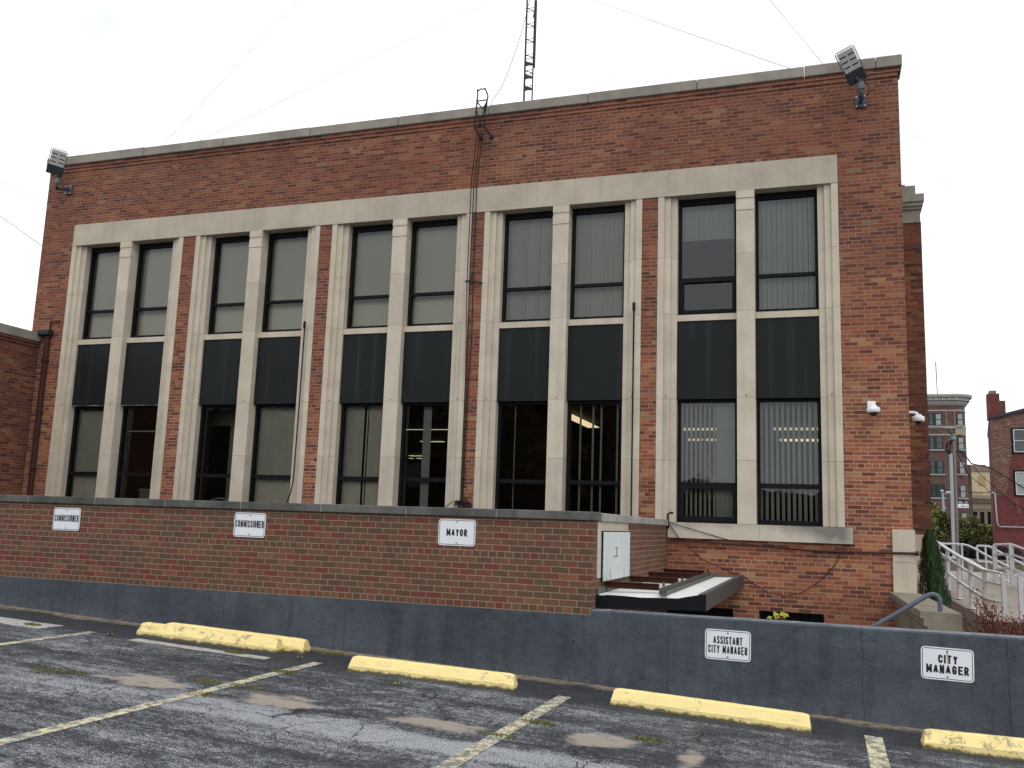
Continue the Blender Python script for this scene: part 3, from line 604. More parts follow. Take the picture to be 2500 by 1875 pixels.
# flag inside
fl = thing('flag', (-1.88, 15.56, -.85), 'striped flag hanging from a pole behind the blinds of the right bay', 'flag')
m = MB(); m.tube([(-1.885, 15.56, -.85), (-1.87, 15.56, 1.68)], .014, 8); m.build('pole', 'brownpipe', fl)
m = MB()
for c in range(9):
    for r_ in range(26):
        u0, u1 = c / 9, (c + 1) / 9; v0, v1 = r_ / 26, (r_ + 1) / 26
        def P(u, v):
            zz = 1.55 - v * 1.02; ww = .06 + .24 * v
            return (-1.90 + ww * u + .18 * v * u + .05 * v, 15.54 + .03 * math.sin(u * 9 + v * 2), zz - u * .12 * (1 - v))
        m.cur = 2 if (u0 > .45 and v0 < .38) else (c % 2)
        m.add([P(u0, v0), P(u1, v0), P(u1, v1), P(u0, v1)], [(0, 1, 2, 3)])
m.build('cloth', ['red', 'whitecloth', 'navy'], fl)
bx = thing('storage_box', (-13.3, 15.7, -.2), 'grey storage box on the sill behind the dark lower window in the left bay', 'box')
m = MB(); m.bev(-13.45, -12.75, 15.5, 15.8, -.05, .42, .02); m.build('carton', 'box', bx)
m = MB(); m.bev(-13.47, -12.73, 15.48, 15.82, .42, .47, .012); m.build('lid', 'cornice', bx)
ch = thing('office_chair', (-11.4, 15.65, -.85), 'chair with a curved pale back rim behind the second bay window', 'chair')
m = MB(); m.tube([(-11.85 + .65 * t, 15.6, .22 + .10 * math.sin(t * math.pi)) for t in [q / 12 for q in range(13)]], .015, 6); m.build('back_rim', 'slat', ch)
m = MB(); m.bev(-11.8, -11.25, 15.6, 15.68, -.4, .22, .05); m.build('backrest', 'door', ch)
m = MB(); m.bev(-11.8, -11.25, 15.5, 16.0, -.48, -.40, .03); m.tube([(-11.5, 15.8, -.85), (-11.5, 15.8, -.45)], .03, 8); m.build('seat', 'door', ch)
# entrance pylon beyond the corner
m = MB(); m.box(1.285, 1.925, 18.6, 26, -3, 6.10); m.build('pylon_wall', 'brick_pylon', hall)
m = MB(); m.box(1.285, 1.915, 18.59, 26, 6.10, 6.36); m.box(1.285, 1.945, 18.56, 26, 6.36, 6.42); m.box(1.285, 1.965, 18.53, 26, 6.42, 6.50); m.box(1.285, 1.985, 18.5, 26, 6.50, 6.65); m.box(1.285, 1.84, 18.56, 26, 6.65, 6.845); m.box(1.285, 1.66, 18.62, 26, 6.845, 6.90); m.build('pylon_cap', 'lime_top', hall)
m = MB(); m.box(1.285, 1.945, 18.55, 26, -3, .07); m.build('pylon_base', 'lime', hall)

# left wing
wing = thing('brick_wing', (-20, 9, -3), 'lower brown brick wing with a stone coping at the left edge', 'building')
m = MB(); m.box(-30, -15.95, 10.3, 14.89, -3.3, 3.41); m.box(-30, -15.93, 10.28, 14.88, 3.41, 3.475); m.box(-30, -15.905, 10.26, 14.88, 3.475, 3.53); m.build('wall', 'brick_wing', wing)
m = MB(); y = 10.2
while y < 14.8: b = min(14.89, y + 1.45); m.bev(-16.3, -15.88, y + .003, b - .003, 3.53, 3.725, .01, 1); y = b
m.build('coping', 'lime_top', wing)

# downspout
ds = thing('downspout', (-15.68, 14.85, .1), 'brown metal downspout in the inner corner beside the leftmost bay', 'downspout')
m = MB(); m.bev(-15.73, -15.63, 14.80, 14.885, -.1, 3.66, .015); m.build('pipe', 'brownpipe', ds)
m = MB(); m.bev(-15.88, -15.58, 14.74, 14.89, 3.66, 3.78, .02); m.tube([(-16.1, 14.8, 3.74), (-15.8, 14.8, 3.72)], .035, 8); m.build('outlet_box', 'blackmetal', ds)
m = MB(); m.tube([(-15.66, 14.86, 3.72), (-15.66, 14.86, 3.97), (-15.42, 14.86, 3.975), (-15.40, 14.82, 3.975)], .022, 8); m.build('conduit', 'brownpipe', ds)
for zz in (.8, 2.0, 3.1): m = MB(); m.box(-15.745, -15.615, 14.79, 14.89, zz, zz + .04); m.build('strap', 'rust', ds)

# ------------------------------------------------------------------ brick annex in front (basement extension)
an = thing('brick_annex', (-9, 9.8, -.94), 'low brown brick extension wall with dark stone coping behind the parking signs', 'wall')
m = MB(); m.box(-15.94, -2.38, 9.8, 10.06, -.94, .07); m.box(-2.64, -2.38, 10.06, 14.88, -3.2, .07); m.build('brickwork', 'brick_low', an)
m = MB(); m.box(-15.9, -2.64, 10.06, 14.89, -.25, -.05); m.build('roof', 'street', an)
m = MB(); xs = [-15.9, -14.9, -13.76, -12.62, -11.475, -10.334, -9.195, -8.054, -6.905, -5.761, -4.626, -3.497, -2.345]
for a, b in zip(xs[:-1], xs[1:]): m.bev(a + .005, b - .005, 9.765 + random.uniform(-.004, .004), 10.1, .070, .166, .010, 2)
m.build('coping', 'coping_low', an)
m = MB()
for a in xs[1:-1]: m.box(a - .0045, a + .0045, 9.772, 10.09, .0705, .164)
m.build('mortar_joint', 'cornice', an)
m = MB(); ys = [10.103, 11.3, 12.5, 13.7, 14.875]
for a, b in zip(ys[:-1], ys[1:]): m.bev(-2.70, -2.345, a + .003, b - .003, .064, .160, .010, 2)
m.build('return_coping', 'coping_side', an)
m = MB(); m.box(-2.42, -2.374, 10.03, 11.0, -.56, .062); m.box(-2.42, -2.374, 11.004, 11.72, -.56, .062); m.build('stone_surround', 'lime', an)
pn = thing('cover_panel', (-2.36, 10.9, -.6), 'white stained metal cover panel on the brick return wall', 'panel')
m = MB(); m.bev(-2.352, -2.335, 10.2, 11.65, -.60, -.05, .004, 1); m.build('sheet', 'panel', pn)
m = MB(); m.box(-2.373, -2.353, 10.21, 11.6, -.60, -.038); m.build('backing', 'frame', pn)
m = MB(); m.box(-2.334, -2.329, 10.76, 10.93, -.232, -.227); m.box(-2.329, -2.325, 10.66, 10.90, -.332, -.327); m.box(-2.334, -2.329, 10.835, 10.845, -.331, -.24); m.build('handle', 'bolt', pn)

# ------------------------------------------------------------------ blue retaining wall
rw = thing('retaining_wall', (-4, 9.8, -1.8), 'slate blue painted concrete retaining wall along the parking stalls', 'wall')
m = MB()
def roundtop(x0, x1, y0, y1, z0, z1, r=.022, n=40):
    xs = [x0 + (x1 - x0) * q / n for q in range(n + 1)]
    prof = [(y0, z0), (y0, z1 - r), (y0 + r * .3, z1 - r * .3), (y0 + r, z1), (y1 - r, z1), (y1 - r * .3, z1 - r * .3), (y1, z1 - r), (y1, z0)]
    vs = []
    for x in xs:
        for (yy, zz) in prof:
            d = noise.noise(Vector((x * 1.3, yy, zz * 2))) * .006; vs.append((x, yy + (d if yy < (y0 + y1) / 2 and zz > z0 else 0), zz + (d * .8 if zz > z1 - .05 else 0)))
    k = len(prof); fs = [(i * k + j, (i + 1) * k + j, (i + 1) * k + j + 1, i * k + j + 1) for i in range(n) for j in range(k - 1)]
    m.add(vs, fs); m.add([vs[i] for i in range(k)], [list(range(k))]); m.add([vs[n * k + i] for i in range(k)], [list(range(k))[::-1]])
roundtop(-2.378, 8, 9.795, 9.99, -2.1, -.880)
m.box(-2.40, -2.3781, 9.7965, 9.99, -2.1, -.945)
m.box(-16, -2.40, 9.797, 10.05, -2.1, -.941)
m.build('concrete', 'blue', rw)
m = MB()
for x, wd in ((-2.2, .06), (-.27, .07)): m.bev(x - wd / 2, x + wd / 2, 9.83, 9.88, -.879, -.872, .003, 1)
m.build('white_scrap', 'cornice', rw)

# ------------------------------------------------------------------ signs
GL = {}
def arc(cx, cy, rx, ry, a0, a1, n=7): return [(cx + rx * math.cos(R(a0 + (a1 - a0) * k / n)), cy + ry * math.sin(R(a0 + (a1 - a0) * k / n))) for k in range(n + 1)]
# stroke skeletons in a unit cell (0..1 wide, 0..1 high)
GL['C'] = [arc(.5, .7, .5, .3, 15, 180) + arc(.5, .3, .5, .3, 180, 345)]
GL['O'] = [arc(.5, .7, .5, .3, 0, 180) + arc(.5, .3, .5, .3, 180, 360) + [(1, .7)]]
GL['G'] = [arc(.5, .7, .5, .3, 15, 180) + arc(.5, .3, .5, .3, 180, 350) + [(1, .47), (.55, .47)]]
GL['M'] = [[(0, 0), (0, 1), (.5, .15), (1, 1), (1, 0)]]; GL['N'] = [[(0, 0), (0, 1), (1, 0), (1, 1)]]
GL['I'] = [[(.5, 0), (.5, 1)]]; GL['S'] = [arc(.5, .74, .48, .26, 20, 180) + arc(.5, .74, .48, .22, 180, 270, 4)[:-1] + [(.5, .5)] + arc(.5, .26, .5, .24, 90, 0, 4)[1:] + arc(.5, .26, .5, .26, 0, -165)]
GL['E'] = [[(1, 1), (0, 1), (0, 0), (1, 0)], [(0, .52), (.85, .52)]]; GL['A'] = [[(0, 0), (.5, 1), (1, 0)], [(.2, .27), (.8, .27)]]
GL['R'] = [[(0, 0), (0, 1), (.5, 1)] + arc(.55, .75, .45, .25, 90, -90) + [(0, .5)], [(.5, .5), (1, 0)]]; GL['Y'] = [[(0, 1), (.5, .45), (1, 1)], [(.5, .45), (.5, 0)]]; GL['T'] = [[(0, 1), (1, 1)], [(.5, 1), (.5, 0)]]
GL['h'] = [[(0, 1), (0, 0)], [(0, .5)] + arc(.5, .42, .45, .2, 150, 0) + [(.95, 0)]]; GL['e'] = [[(.05, .32), (.95, .32)] + arc(.5, .32, .45, .3, 0, 320)]
GL['r'] = [[(0, 0), (0, .6)], [(0, .4), (.5, .62), (.9, .55)]]; GL['o'] = [arc(.5, .32, .45, .3, 0, 360)]; GL['.'] = [[(.4, .05), (.6, .05)]]; GL['-'] = [[(.1, .4), (.9, .4)]]
def text_mesh(txt, w, h):
    wid = {'M': 1.25, 'I': .36, ' ': .55, 'A': 1.1, '.': .5}
    tot = sum(wid.get(c, 1) for c in txt) + .30 * (len(txt) - 1); u = w / tot; t = min(.235 * h, .42 * u); x = -w / 2; vs = []; fs = []
    def piece(pts): k = len(vs); vs.extend(pts); fs.append(list(range(k, k + len(pts))))
    for c in txt:
        cw = wid.get(c, 1) * u
        for st in GL.get(c, []):
            P = [(x + t / 2 + (cw - t) * a, -h / 2 + t / 2 + (h - t) * b) for a, b in st]
            for (a, b) in zip(P[:-1], P[1:]):
                d = math.hypot(b[0] - a[0], b[1] - a[1]) or 1; nx, ny = -(b[1] - a[1]) / d * t / 2, (b[0] - a[0]) / d * t / 2; ex, ey = (b[0] - a[0]) / d * t * .5, (b[1] - a[1]) / d * t * .5
                k1 = 1 if a == P[0] or len(st) < 6 else .3; k2 = 1 if b == P[-1] or len(st) < 6 else .3
                if c in 'AMNY' and abs(nx) < t * .499 and abs(ny) < t * .499: k1 = k2 = .25
                piece([(a[0] - ex * k1 + nx, a[1] - ey * k1 + ny), (a[0] - ex * k1 - nx, a[1] - ey * k1 - ny), (b[0] + ex * k2 - nx, b[1] + ey * k2 - ny), (b[0] + ex * k2 + nx, b[1] + ey * k2 + ny)])
        x += cw + .30 * u
    return vs, fs
def rrect(w, h, r, n=6):
    o = []
    for cx_, cy_, a0 in ((w / 2 - r, h / 2 - r, 0), (-w / 2 + r, h / 2 - r, 90), (-w / 2 + r, -h / 2 + r, 180), (w / 2 - r, -h / 2 + r, 270)):
        for k in range(n + 1): a = R(a0 + 90 * k / n); o.append((cx_ + r * math.cos(a), cy_ + r * math.sin(a)))
    return o
def sign(cx_, cz, lines, label, y=9.795, rot=0.0, rust=False):
    t = thing('parking_sign', (cx_, y, cz), label, 'sign', 'reserved parking signs along the wall')
    w, h = .459, .302
    rm = Matrix.Translation((cx_, 0, cz)) @ Matrix.Rotation(R(rot), 4, 'Y') @ Matrix.Translation((-cx_, 0, -cz))
    m = MB(); m.prism([(cx_ + a, cz + b) for a, b in rrect(w, h, .036)], y - .006, y - .003, 'y'); m.xf(rm); m.build('plate', 'sign_white', t)
    m = MB(); o1 = rrect(w - .022, h - .022, .028); o2 = rrect(w - .034, h - .034, .022); n = len(o1)
    m.add([(cx_ + a, y - .0068, cz + b) for a, b in o1] + [(cx_ + a, y - .0068, cz + b) for a, b in o2], [(i, (i + 1) % n, n + (i + 1) % n, n + i) for i in range(n)]); m.xf(rm); m.build('border', 'border', t)
    m = MB()
    for txt, dx, dz, tw, th in lines:
        vs, fs = text_mesh(txt, tw, th); m.add([(cx_ + dx + a, y - .0070 - .00002 * (q // 4), cz + dz + b) for q, (a, b) in enumerate(vs)], fs)
    m.xf(rm); m.build('lettering', 'ink', t)
    for dz in (.118, -.118):
        m = MB(); m.lathe([(0, -.0125), (.006, -.0115), (.0085, -.008), (.0085, -.003)], (cx_, y, cz + dz), 10, 'y'); m.xf(rm); m.build('bolt', 'bolt', t)
    if rust:
        m = MB(); m.prism([(cx_ - .006, cz + .118), (cx_ + .008, cz + .115), (cx_ + .004, cz + .02), (cx_ - .001, cz - .03), (cx_ - .003, cz + .04)], y - .0074, y - .0072, 'y'); m.xf(rm); m.build('rust_stain', 'stain', t)
sign(-9.652, -.135, [('COMMISSIONER', 0, .012, .405, .088)], 'white COMMISSIONER sign at the left end of the brick wall', rot=-.3)
sign(-6.760, -.119, [('COMMISSIONER', 0, .012, .415, .088)], 'white COMMISSIONER sign between the mayor sign and the other commissioner sign', rot=.3)
sign(-3.975, -.114, [('MAYOR', 0, 0, .255, .082)], 'white MAYOR sign on the brick wall', rot=.2)
sign(-.937, -1.146, [('ASSISTANT', 0, .046, .292, .078), ('CITY MANAGER', 0, -.046, .392, .078)], 'white ASSISTANT CITY MANAGER sign on the blue wall', rot=0.6)
sign(1.102, -1.172, [('CITY', .005, .044, .168, .078), ('MANAGER', 0, -.050, .368, .080)], 'white CITY MANAGER sign with a rust streak on the blue wall', rot=1.2, rust=True)

# ------------------------------------------------------------------ wheel stops
def wheel_stop(x0, y0, x1, y1, label, mat, seed, hgt=.145, round_=.0):
    t_len = math.hypot(x1 - x0, y1 - y0); ang = math.atan2(y1 - y0, x1 - x0)
    prof = [(0, -.02), (.004, .052), (.012, .064), (.055, hgt - .008), (.068, hgt), (.128, hgt), (.141, hgt - .008), (.178, .064), (.186, .052), (.19, -.02)]
    n = 60; m = MB(); vs = []; k = len(prof)
    for i in range(n + 1):
        u = t_len * i / n; e = min(i, n - i); sc = 1.0
        inset = [.040, .012, .0][e] if e < 3 else 0
        for (a, b) in prof:
            q = Vector((u * 3 + seed * 7, a * 9, b * 9)); d = noise.noise(q) * .003 + noise.noise(q * 4) * .002
            if noise.noise(q * 1.7 + Vector((9, 1, 4))) > .55 and b > .1: d -= .008
            bb = b * (1 - inset * 2.2) + d if b > 0 else b; aa = .095 + (a - .095) * (1 - inset * 1.5) + d
            uu = u + ((hgt - b) * -.16 if i == 0 else ((hgt - b) * .16 if i == n else 0)) * (1 if b > 0 else 1)
            vs.append((uu, aa, bb))
    fs = [(i * k + j, (i + 1) * k + j, (i + 1) * k + j + 1, i * k + j + 1) for i in range(n) for j in range(k - 1)]
    m.add(vs, fs); m.add([vs[j] for j in range(k)], [list(range(k))]); m.add([vs[n * k + j] for j in range(k)], [list(range(k))[::-1]])
    sl_ = -math.atan(.0405) if x0 < .7 else -.012
    m.xf(Matrix.Translation((x0, y0, G(x0))) @ Matrix.Rotation(ang, 4, 'Z') @ Matrix.Rotation(-sl_, 4, 'Y'))
    o = m.build('wheel_stop', mat, None, (x0, y0, G(x0))); tag(o, label, 'wheel stop', 'yellow wheel stops')
    return o
wheel_stop(-7.66, 9.02, -5.83, 9.09, 'front one of the doubled yellow wheel stops, paint chipped along its top', 'stop_worn', 1)
wheel_stop(-7.47, 9.22, -5.60, 9.28, 'rear one of the doubled yellow wheel stops, shifted against the wall', 'stop', 2)
wheel_stop(-4.68, 8.72, -2.945, 8.88, 'yellow wheel stop below the mayor sign', 'stop', 3)
wheel_stop(-1.93, 8.87, -.145, 8.86, 'yellow wheel stop left of the assistant city manager sign', 'stop', 4)
wheel_stop(.815, 8.9, 2.65, 9.02, 'flaking yellow wheel stop below the city manager sign', 'stop_worn', 5)

# ------------------------------------------------------------------ canopy over the areaway door
cn = thing('canopy', (-1.8, 12.4, -.86), 'black edged metal canopy with white corrugated top over the areaway', 'canopy')
m = MB(); n = 30; vs = []
for i in range(n + 1):
    x = -2.372 + 1.19 * i / n; u = i / n
    zt = -.735 + .005 * math.sin(u * 9) + (.07 * max(0, (u - .72) / .28)) - .006 * (u < .1)
    vs += [(x, 9.995, -.868 + .03 * u), (x, 9.995, zt), (x, 10.015, zt), (x, 10.015, -.868 + .03 * u)]
fs = [(i * 4 + j, (i + 1) * 4 + j, (i + 1) * 4 + (j + 1) % 4, i * 4 + (j + 1) % 4) for i in range(n) for j in range(4)]
m.add(vs, fs); m.build('front_fascia', 'fascia', cn)
m = MB(); m.prism([(10.0, -.84), (10.0, -.662), (14.86, -.655), (14.86, -.86)], -1.20, -1.18, 'x'); m.build('side_fascia', 'fascia_side', cn)
m = MB(); m.prism([(10.016, -.667), (10.5, -.666), (14.86, -.66), (14.86, -.675), (10.016, -.73)], -1.262, -1.2005, 'x'); m.box(-2.37, -1.262, 14.6, 14.86, -.74, -.668); m.prism([(10.02, -.735), (10.02, -.66), (10.9, -.65), (14.0, -.69), (14.0, -.735)], -2.372, -2.358, 'x'); m.build('gutter_edge', 'zinc', cn)
m = MB(); y = 10.02; up_ = True; prof = []
while y < 14.6:
    prof += [(y, -.735), (y + .05, -.735), (y + .075, -.708), (y + .125, -.708)]; y += .15
vs = []; k = len(prof)
for x, dz in ((-2.36, -.02), (-1.262, .018)): vs += [(x, a, b + dz) for a, b in prof]
m.add(vs, [(i, i + 1, k + i + 1, k + i) for i in range(k - 1)]); m.build('corrugated_sheet', 'roof_white', cn)
m = MB(); m.box(-2.37, -1.26, 10.02, 14.85, -.845, -.835); m.build('soffit', 'fascia', cn)
m = MB(); m.box(-1.685, -1.675, 10.02, 14.8, -.70, -.628); m.box(-1.675, -1.60, 10.02, 14.8, -.70, -.692); m.box(-1.61, -1.60, 10.02, 14.8, -.692, -.655); m.build('channel', 'zinc', cn)
for yb in (10.42, 11.85, 13.25, 14.6):
    m = MB(); m.box(-2.375, -1.75, yb - .04, yb + .04, -.612, -.606); m.box(-2.37, -1.75, yb - .004, yb + .004, -.672, -.612); m.box(-2.375, -1.75, yb - .04, yb + .04, -.678, -.672)
    b = m.build('steel_beam', 'rust', cn)
    m = MB(); 
    m.lathe([(.0, -.09), (.008, -.085), (.008, -.05), (.016, -.05), (.006, -.02), (.012, 0), (.018, .03), (.004, .045), (0, .05)], (-1.70, yb, -.625), 10)
    m.build('turnbuckle', 'rust_top' if yb < 11 else 'rust', b)

# pipe bracket, wires and conduit on the lower wall
m = MB(); m.tube([(-2.352, 14.83, .02), (-2.352, 14.76, .11), (-2.35, 14.76, .25), (-2.31, 14.78, .27), (-2.29, 14.85, .27)], .02, 8); tag(m.build('wall_bracket', 'rust', None, (-2.35, 14.8, .1)), 'rusty bent iron bracket at the end of the return coping', 'bracket')
m = MB(); m.tube([(-2.33, 14.84, -.145), (-1.066, 14.845, -.208), (-.302, 14.845, -.239)], .009, 6); m.tube([(-.302, 14.845, -.239), (.315, 14.845, -.243), (1.30, 14.83, -.222)], .017, 8); m.tube([(1.30, 14.83, -.222), (1.345, 14.83, -.22)], .036, 8)
tag(m.build('conduit', 'brownpipe', None, (-.5, 14.84, -.24)), 'dark conduit running below the stone sill to the corner stone', 'pipe')
def wire(name, pts, r, label, cat, mat='cable', group=None, n=5):
    m = MB(); m.tube(pts, r, n); o = m.build(name, mat, None, pts[0]); return tag(o, label, cat, group)
wire('wall_cable', [(-2.34, 14.78, .12), (-1.474, 14.8, -.110), (-.99, 14.82, -.205), (-.3, 14.83, -.232)], .006, 'thin black cable slanting across the stone sill to the conduit', 'cable')
wire('wall_cable', [(-2.34, 14.78, .10), (-2.153, 14.79, -.155), (-1.796, 14.80, -.455), (-1.325, 14.80, -.64), (-1.16, 14.82, -.69), (-1.032, 14.84, -.782), (-.796, 14.86, -.915), (-.525, 14.86, -.942), (-.311, 14.86, -.885), (-.043, 14.86, -.69), (.171, 14.86, -.447), (.262, 14.84, -.26)], .007, 'black cable drooping in a loop below the sill', 'cable')
wire('wall_cable', [(-9.355, 14.83, 3.72), (-9.355, 14.83, 3.60), (-9.355, 14.84, 3.57), (-9.355, 14.84, 2.13), (-9.37, 14.84, .674), (-9.40, 14.83, .45), (-9.50, 14.80, .1)], [.027, .027] + [.014] * 5, 'dark rod running down the jamb right of the second bay', 'cable', 'rod', 'vertical rods on the jambs')
wire('wall_cable', [(-2.965, 14.83, 3.79), (-2.965, 14.83, 3.66), (-2.965, 14.84, 3.63), (-2.963, 14.84, .17)], [.028, .028, .014, .014], 'dark rod running down the jamb right of the fourth bay', 'cable', 'rod', 'vertical rods on the jambs')
for o, x, z in (('a', -9.355, 3.70), ('b', -2.965, 3.77)):
    pass
gt = 'drop cables down the brick pier'
wire('drop_cable', [(-5.93, 14.78, 7.2), (-6.03, 14.83, 6.27), (-6.02, 14.80, 4.32), (-5.992, 14.86, 2.47), (-5.985, 14.86, .37)], .008, 'left of three black cables dropping down the pier', 'cable', 'cable', gt)
wire('drop_cable', [(-5.87, 14.78, 7.2), (-5.98, 14.84, 6.26), (-5.975, 14.80, 4.32), (-5.965, 14.86, 2.47), (-5.965, 14.86, .37)], .008, 'middle of three black cables dropping down the pier', 'cable', 'cable', gt)
wire('drop_cable', [(-5.82, 14.78, 7.2), (-5.925, 14.84, 6.26), (-5.90, 14.80, 4.45), (-5.90, 14.84, 3.3), (-5.935, 14.86, 2.47), (-5.945, 14.86, .37)], .009, 'right of three black cables dropping down the pier', 'cable', 'cable', gt)
cb = thing('cable_bracket', (-5.93, 14.86, 4.32), 'small black iron arm holding the drop cables off the pier', 'bracket')
m = MB(); m.box(-6.05, -5.88, 14.78, 14.80, 4.30, 4.335); m.tube([(-5.92, 14.79, 4.32), (-5.75, 14.885, 4.30)], .012, 6); m.build('arm', 'blackmetal', cb)
m = MB(); m.tube([(-5.93, 14.79, 4.30), (-5.93, 14.79, 4.49)], .016, 6); m.build('pin', 'blackmetal', cb)
cc = thing('cable_coil', (-5.94, 14.6, .17), 'tangled coil of black cable at the foot of the drop cables', 'cable coil')
for q in range(7):
    m = MB(); r_ = random.uniform(.06, .13); ph = random.random() * 3; cx_ = -5.90 + random.uniform(-.05, .06)
    m.tube([(cx_ + r_ * 1.1 * math.cos(a + ph), 14.74 + .05 * math.sin(a * 2 + q) + q * .012, .30 + r_ * .8 * math.sin(a + ph) + .02 * math.sin(3 * a)) for a in [k / 14 * 6.6 for k in range(15)]], .008, 5); m.build('loop', 'cable', cc)
m = MB(); m.bev(-6.04, -5.93, 14.72, 14.8, .29, .38, .01); m.build('junction_box', 'blackmetal', cc)
wire('wall_cable', [(-6.0, 14.76, .36), (-6.08, 14.76, .36), (-6.16, 14.72, .30), (-6.25, 14.6, .18), (-6.3, 14.4, -.04)], .008, 'short black cable arching left out of the cable coil', 'cable')
db = thing('drop_bracket', (-5.82, 14.8, 7.1), 'black iron cable frame bolted below the coping and rising above it', 'bracket')
m = MB()
for pts in ([(-5.90, 14.87, 7.09), (-5.955, 14.70, 7.21), (-5.93, 14.66, 7.55), (-5.90, 14.62, 7.74), (-5.89, 14.62, 7.80), (-5.905, 14.62, 7.92)],
            [(-5.69, 14.87, 7.09), (-5.77, 14.70, 7.22), (-5.755, 14.68, 7.40), (-5.72, 14.64, 7.62), (-5.69, 14.62, 7.77), (-5.72, 14.62, 7.85), (-5.755, 14.62, 7.93)],
            [(-5.955, 14.70, 7.22), (-5.77, 14.70, 7.22)], [(-5.905, 14.62, 7.92), (-5.87, 14.62, 7.90), (-5.83, 14.62, 7.93), (-5.79, 14.62, 7.91), (-5.755, 14.62, 7.93)],
            [(-5.93, 14.66, 7.55), (-5.86, 14.7, 7.32), (-5.77, 14.66, 7.50), (-5.69, 14.62, 7.75)], [(-5.91, 14.63, 7.70), (-5.70, 14.63, 7.70)], [(-5.90, 14.63, 7.68), (-5.80, 14.66, 7.55), (-5.71, 14.63, 7.66)]):
    m.tube(pts, .0135, 6)
m.build('frame', 'blackmetal', db)
for x in (-5.90, -5.69):
    m = MB(); m.bev(x - .035, x + .035, 14.84, 14.90, 7.05, 7.12, .01); m.build('foot', 'blackmetal', db)
m = MB(); m.lathe([(0, -.05), (.03, -.04), (.03, .04), (0, .05)], (-5.86, 14.7, 7.28), 10); m.build('insulator', 'blackmetal', db)

# ------------------------------------------------------------------ floodlights
def floodlight(base, knee, neck, hc, yaw, pitch, roll, w, hp, hb, label):
    t = thing('floodlight', (base[0], base[1], base[2]), label, 'floodlight', 'led floodlights at the roof corners')
    m = MB(); m.bev(base[0] - .085, base[0] + .085, 14.86, 14.895, base[2] - .10, base[2] + .10, .008, 1); p = m.build('wall_plate', 'fixture', t)
    for dx in (-.065, .065):
        for dz in (-.08, .08):
            mm = MB(); mm.lathe([(0, -.012), (.012, -.01), (.012, 0)], (base[0] + dx, 14.86, base[2] + dz), 8, 'y'); mm.build('bolt', 'sign_white', p)
    m = MB(); m.tube([(base[0], 14.88, base[2]), (base[0] * .9 + knee[0] * .1, 14.80, base[2] - .01), knee, (knee[0], knee[1], knee[2] + .06), neck], .038, 12); m.lathe([(.05, -.12), (.05, 0), (.0, .01)], neck, 12); m.build('arm', 'fixture', t)
    m = MB(); m.tube([(neck[0], neck[1], neck[2] - .02), (hc[0] * .4 + neck[0] * .6, neck[1], neck[2] + .09)], .025, 8); m.bev(neck[0] - .04, neck[0] + .04, neck[1] - .04, neck[1] + .04, neck[2] - .01, neck[2] + .05, .01); m.build('knuckle', 'blackmetal', t)
    mat = Matrix.Translation(hc) @ Matrix.Rotation(yaw, 4, 'Z') @ Matrix.Rotation(pitch, 4, 'X') @ Matrix.Rotation(roll, 4, 'Y')
    h2 = hp / 2
    m = MB(); m.bev(-w / 2, w / 2, -.02, .02, -h2, h2, .006, 1); m.xf(mat); pl = m.build('led_panel', 'led', t)
    m = MB()
    for z in (-.26, 0.0, .26):
        for sx in (-1, 1): m.box(sx * w * .26 - w * .19, sx * w * .26 + w * .19, -.0225, -.0205, z * hp - .010, z * hp + .010)
    m.xf(mat); m.build('led_slot', 'blackmetal', pl)
    m = MB(); m.bev(-w / 2 - .02, w / 2 + .02, -.035, .05, -h2 - hb, -h2 - .002, .008, 1); m.xf(mat); m.build('driver_box', 'blackmetal', t)
    m = MB(); e = .028; k = h2 - .01
    m.tube([(-w / 2 - e, 0, -h2), (-w / 2 - e, 0, h2), (-w / 2 - e + .02, 0, h2 + e), (w / 2 + e - .02, 0, h2 + e), (w / 2 + e, 0, h2), (w / 2 + e, 0, -h2)], .006, 6)
    q = -h2 + .02
    while q < h2:
        m.box(-w / 2 - e, -w / 2, -.012, .012, q, q + .007); m.box(w / 2, w / 2 + e, -.012, .012, q, q + .007); q += .024
    q = -w / 2 + .01
    while q < w / 2: m.box(q, q + .007, -.012, .012, h2, h2 + e); q += .024
    m.xf(mat); m.build('cooling_fins', 'fixture', t)
    m = MB(); m.tube([(neck[0] + .03, neck[1], neck[2] + .03), (neck[0] + .12, neck[1] + .02, neck[2] - .06), (neck[0] + .11, neck[1] + .06, neck[2] - .18), (base[0] + .04, 14.84, base[2] + .03)], .007, 6); m.build('cable', 'cable', t)
floodlight((.708, 14.87, 6.978), (.70, 14.5, 6.93), (.70, 14.5, 7.13), Vector((.53, 14.46, 7.50)), R(0), R(22), R(-23), .25, .34, .20, 'led floodlight tilted sideways at the right end of the parapet')
floodlight((-15.60, 14.87, 6.94), (-15.54, 14.5, 6.84), (-15.54, 14.5, 7.06), Vector((-15.56, 14.46, 7.50)), R(44), R(16), R(8), .29, .33, .19, 'led floodlight facing the lot at the left end of the parapet')

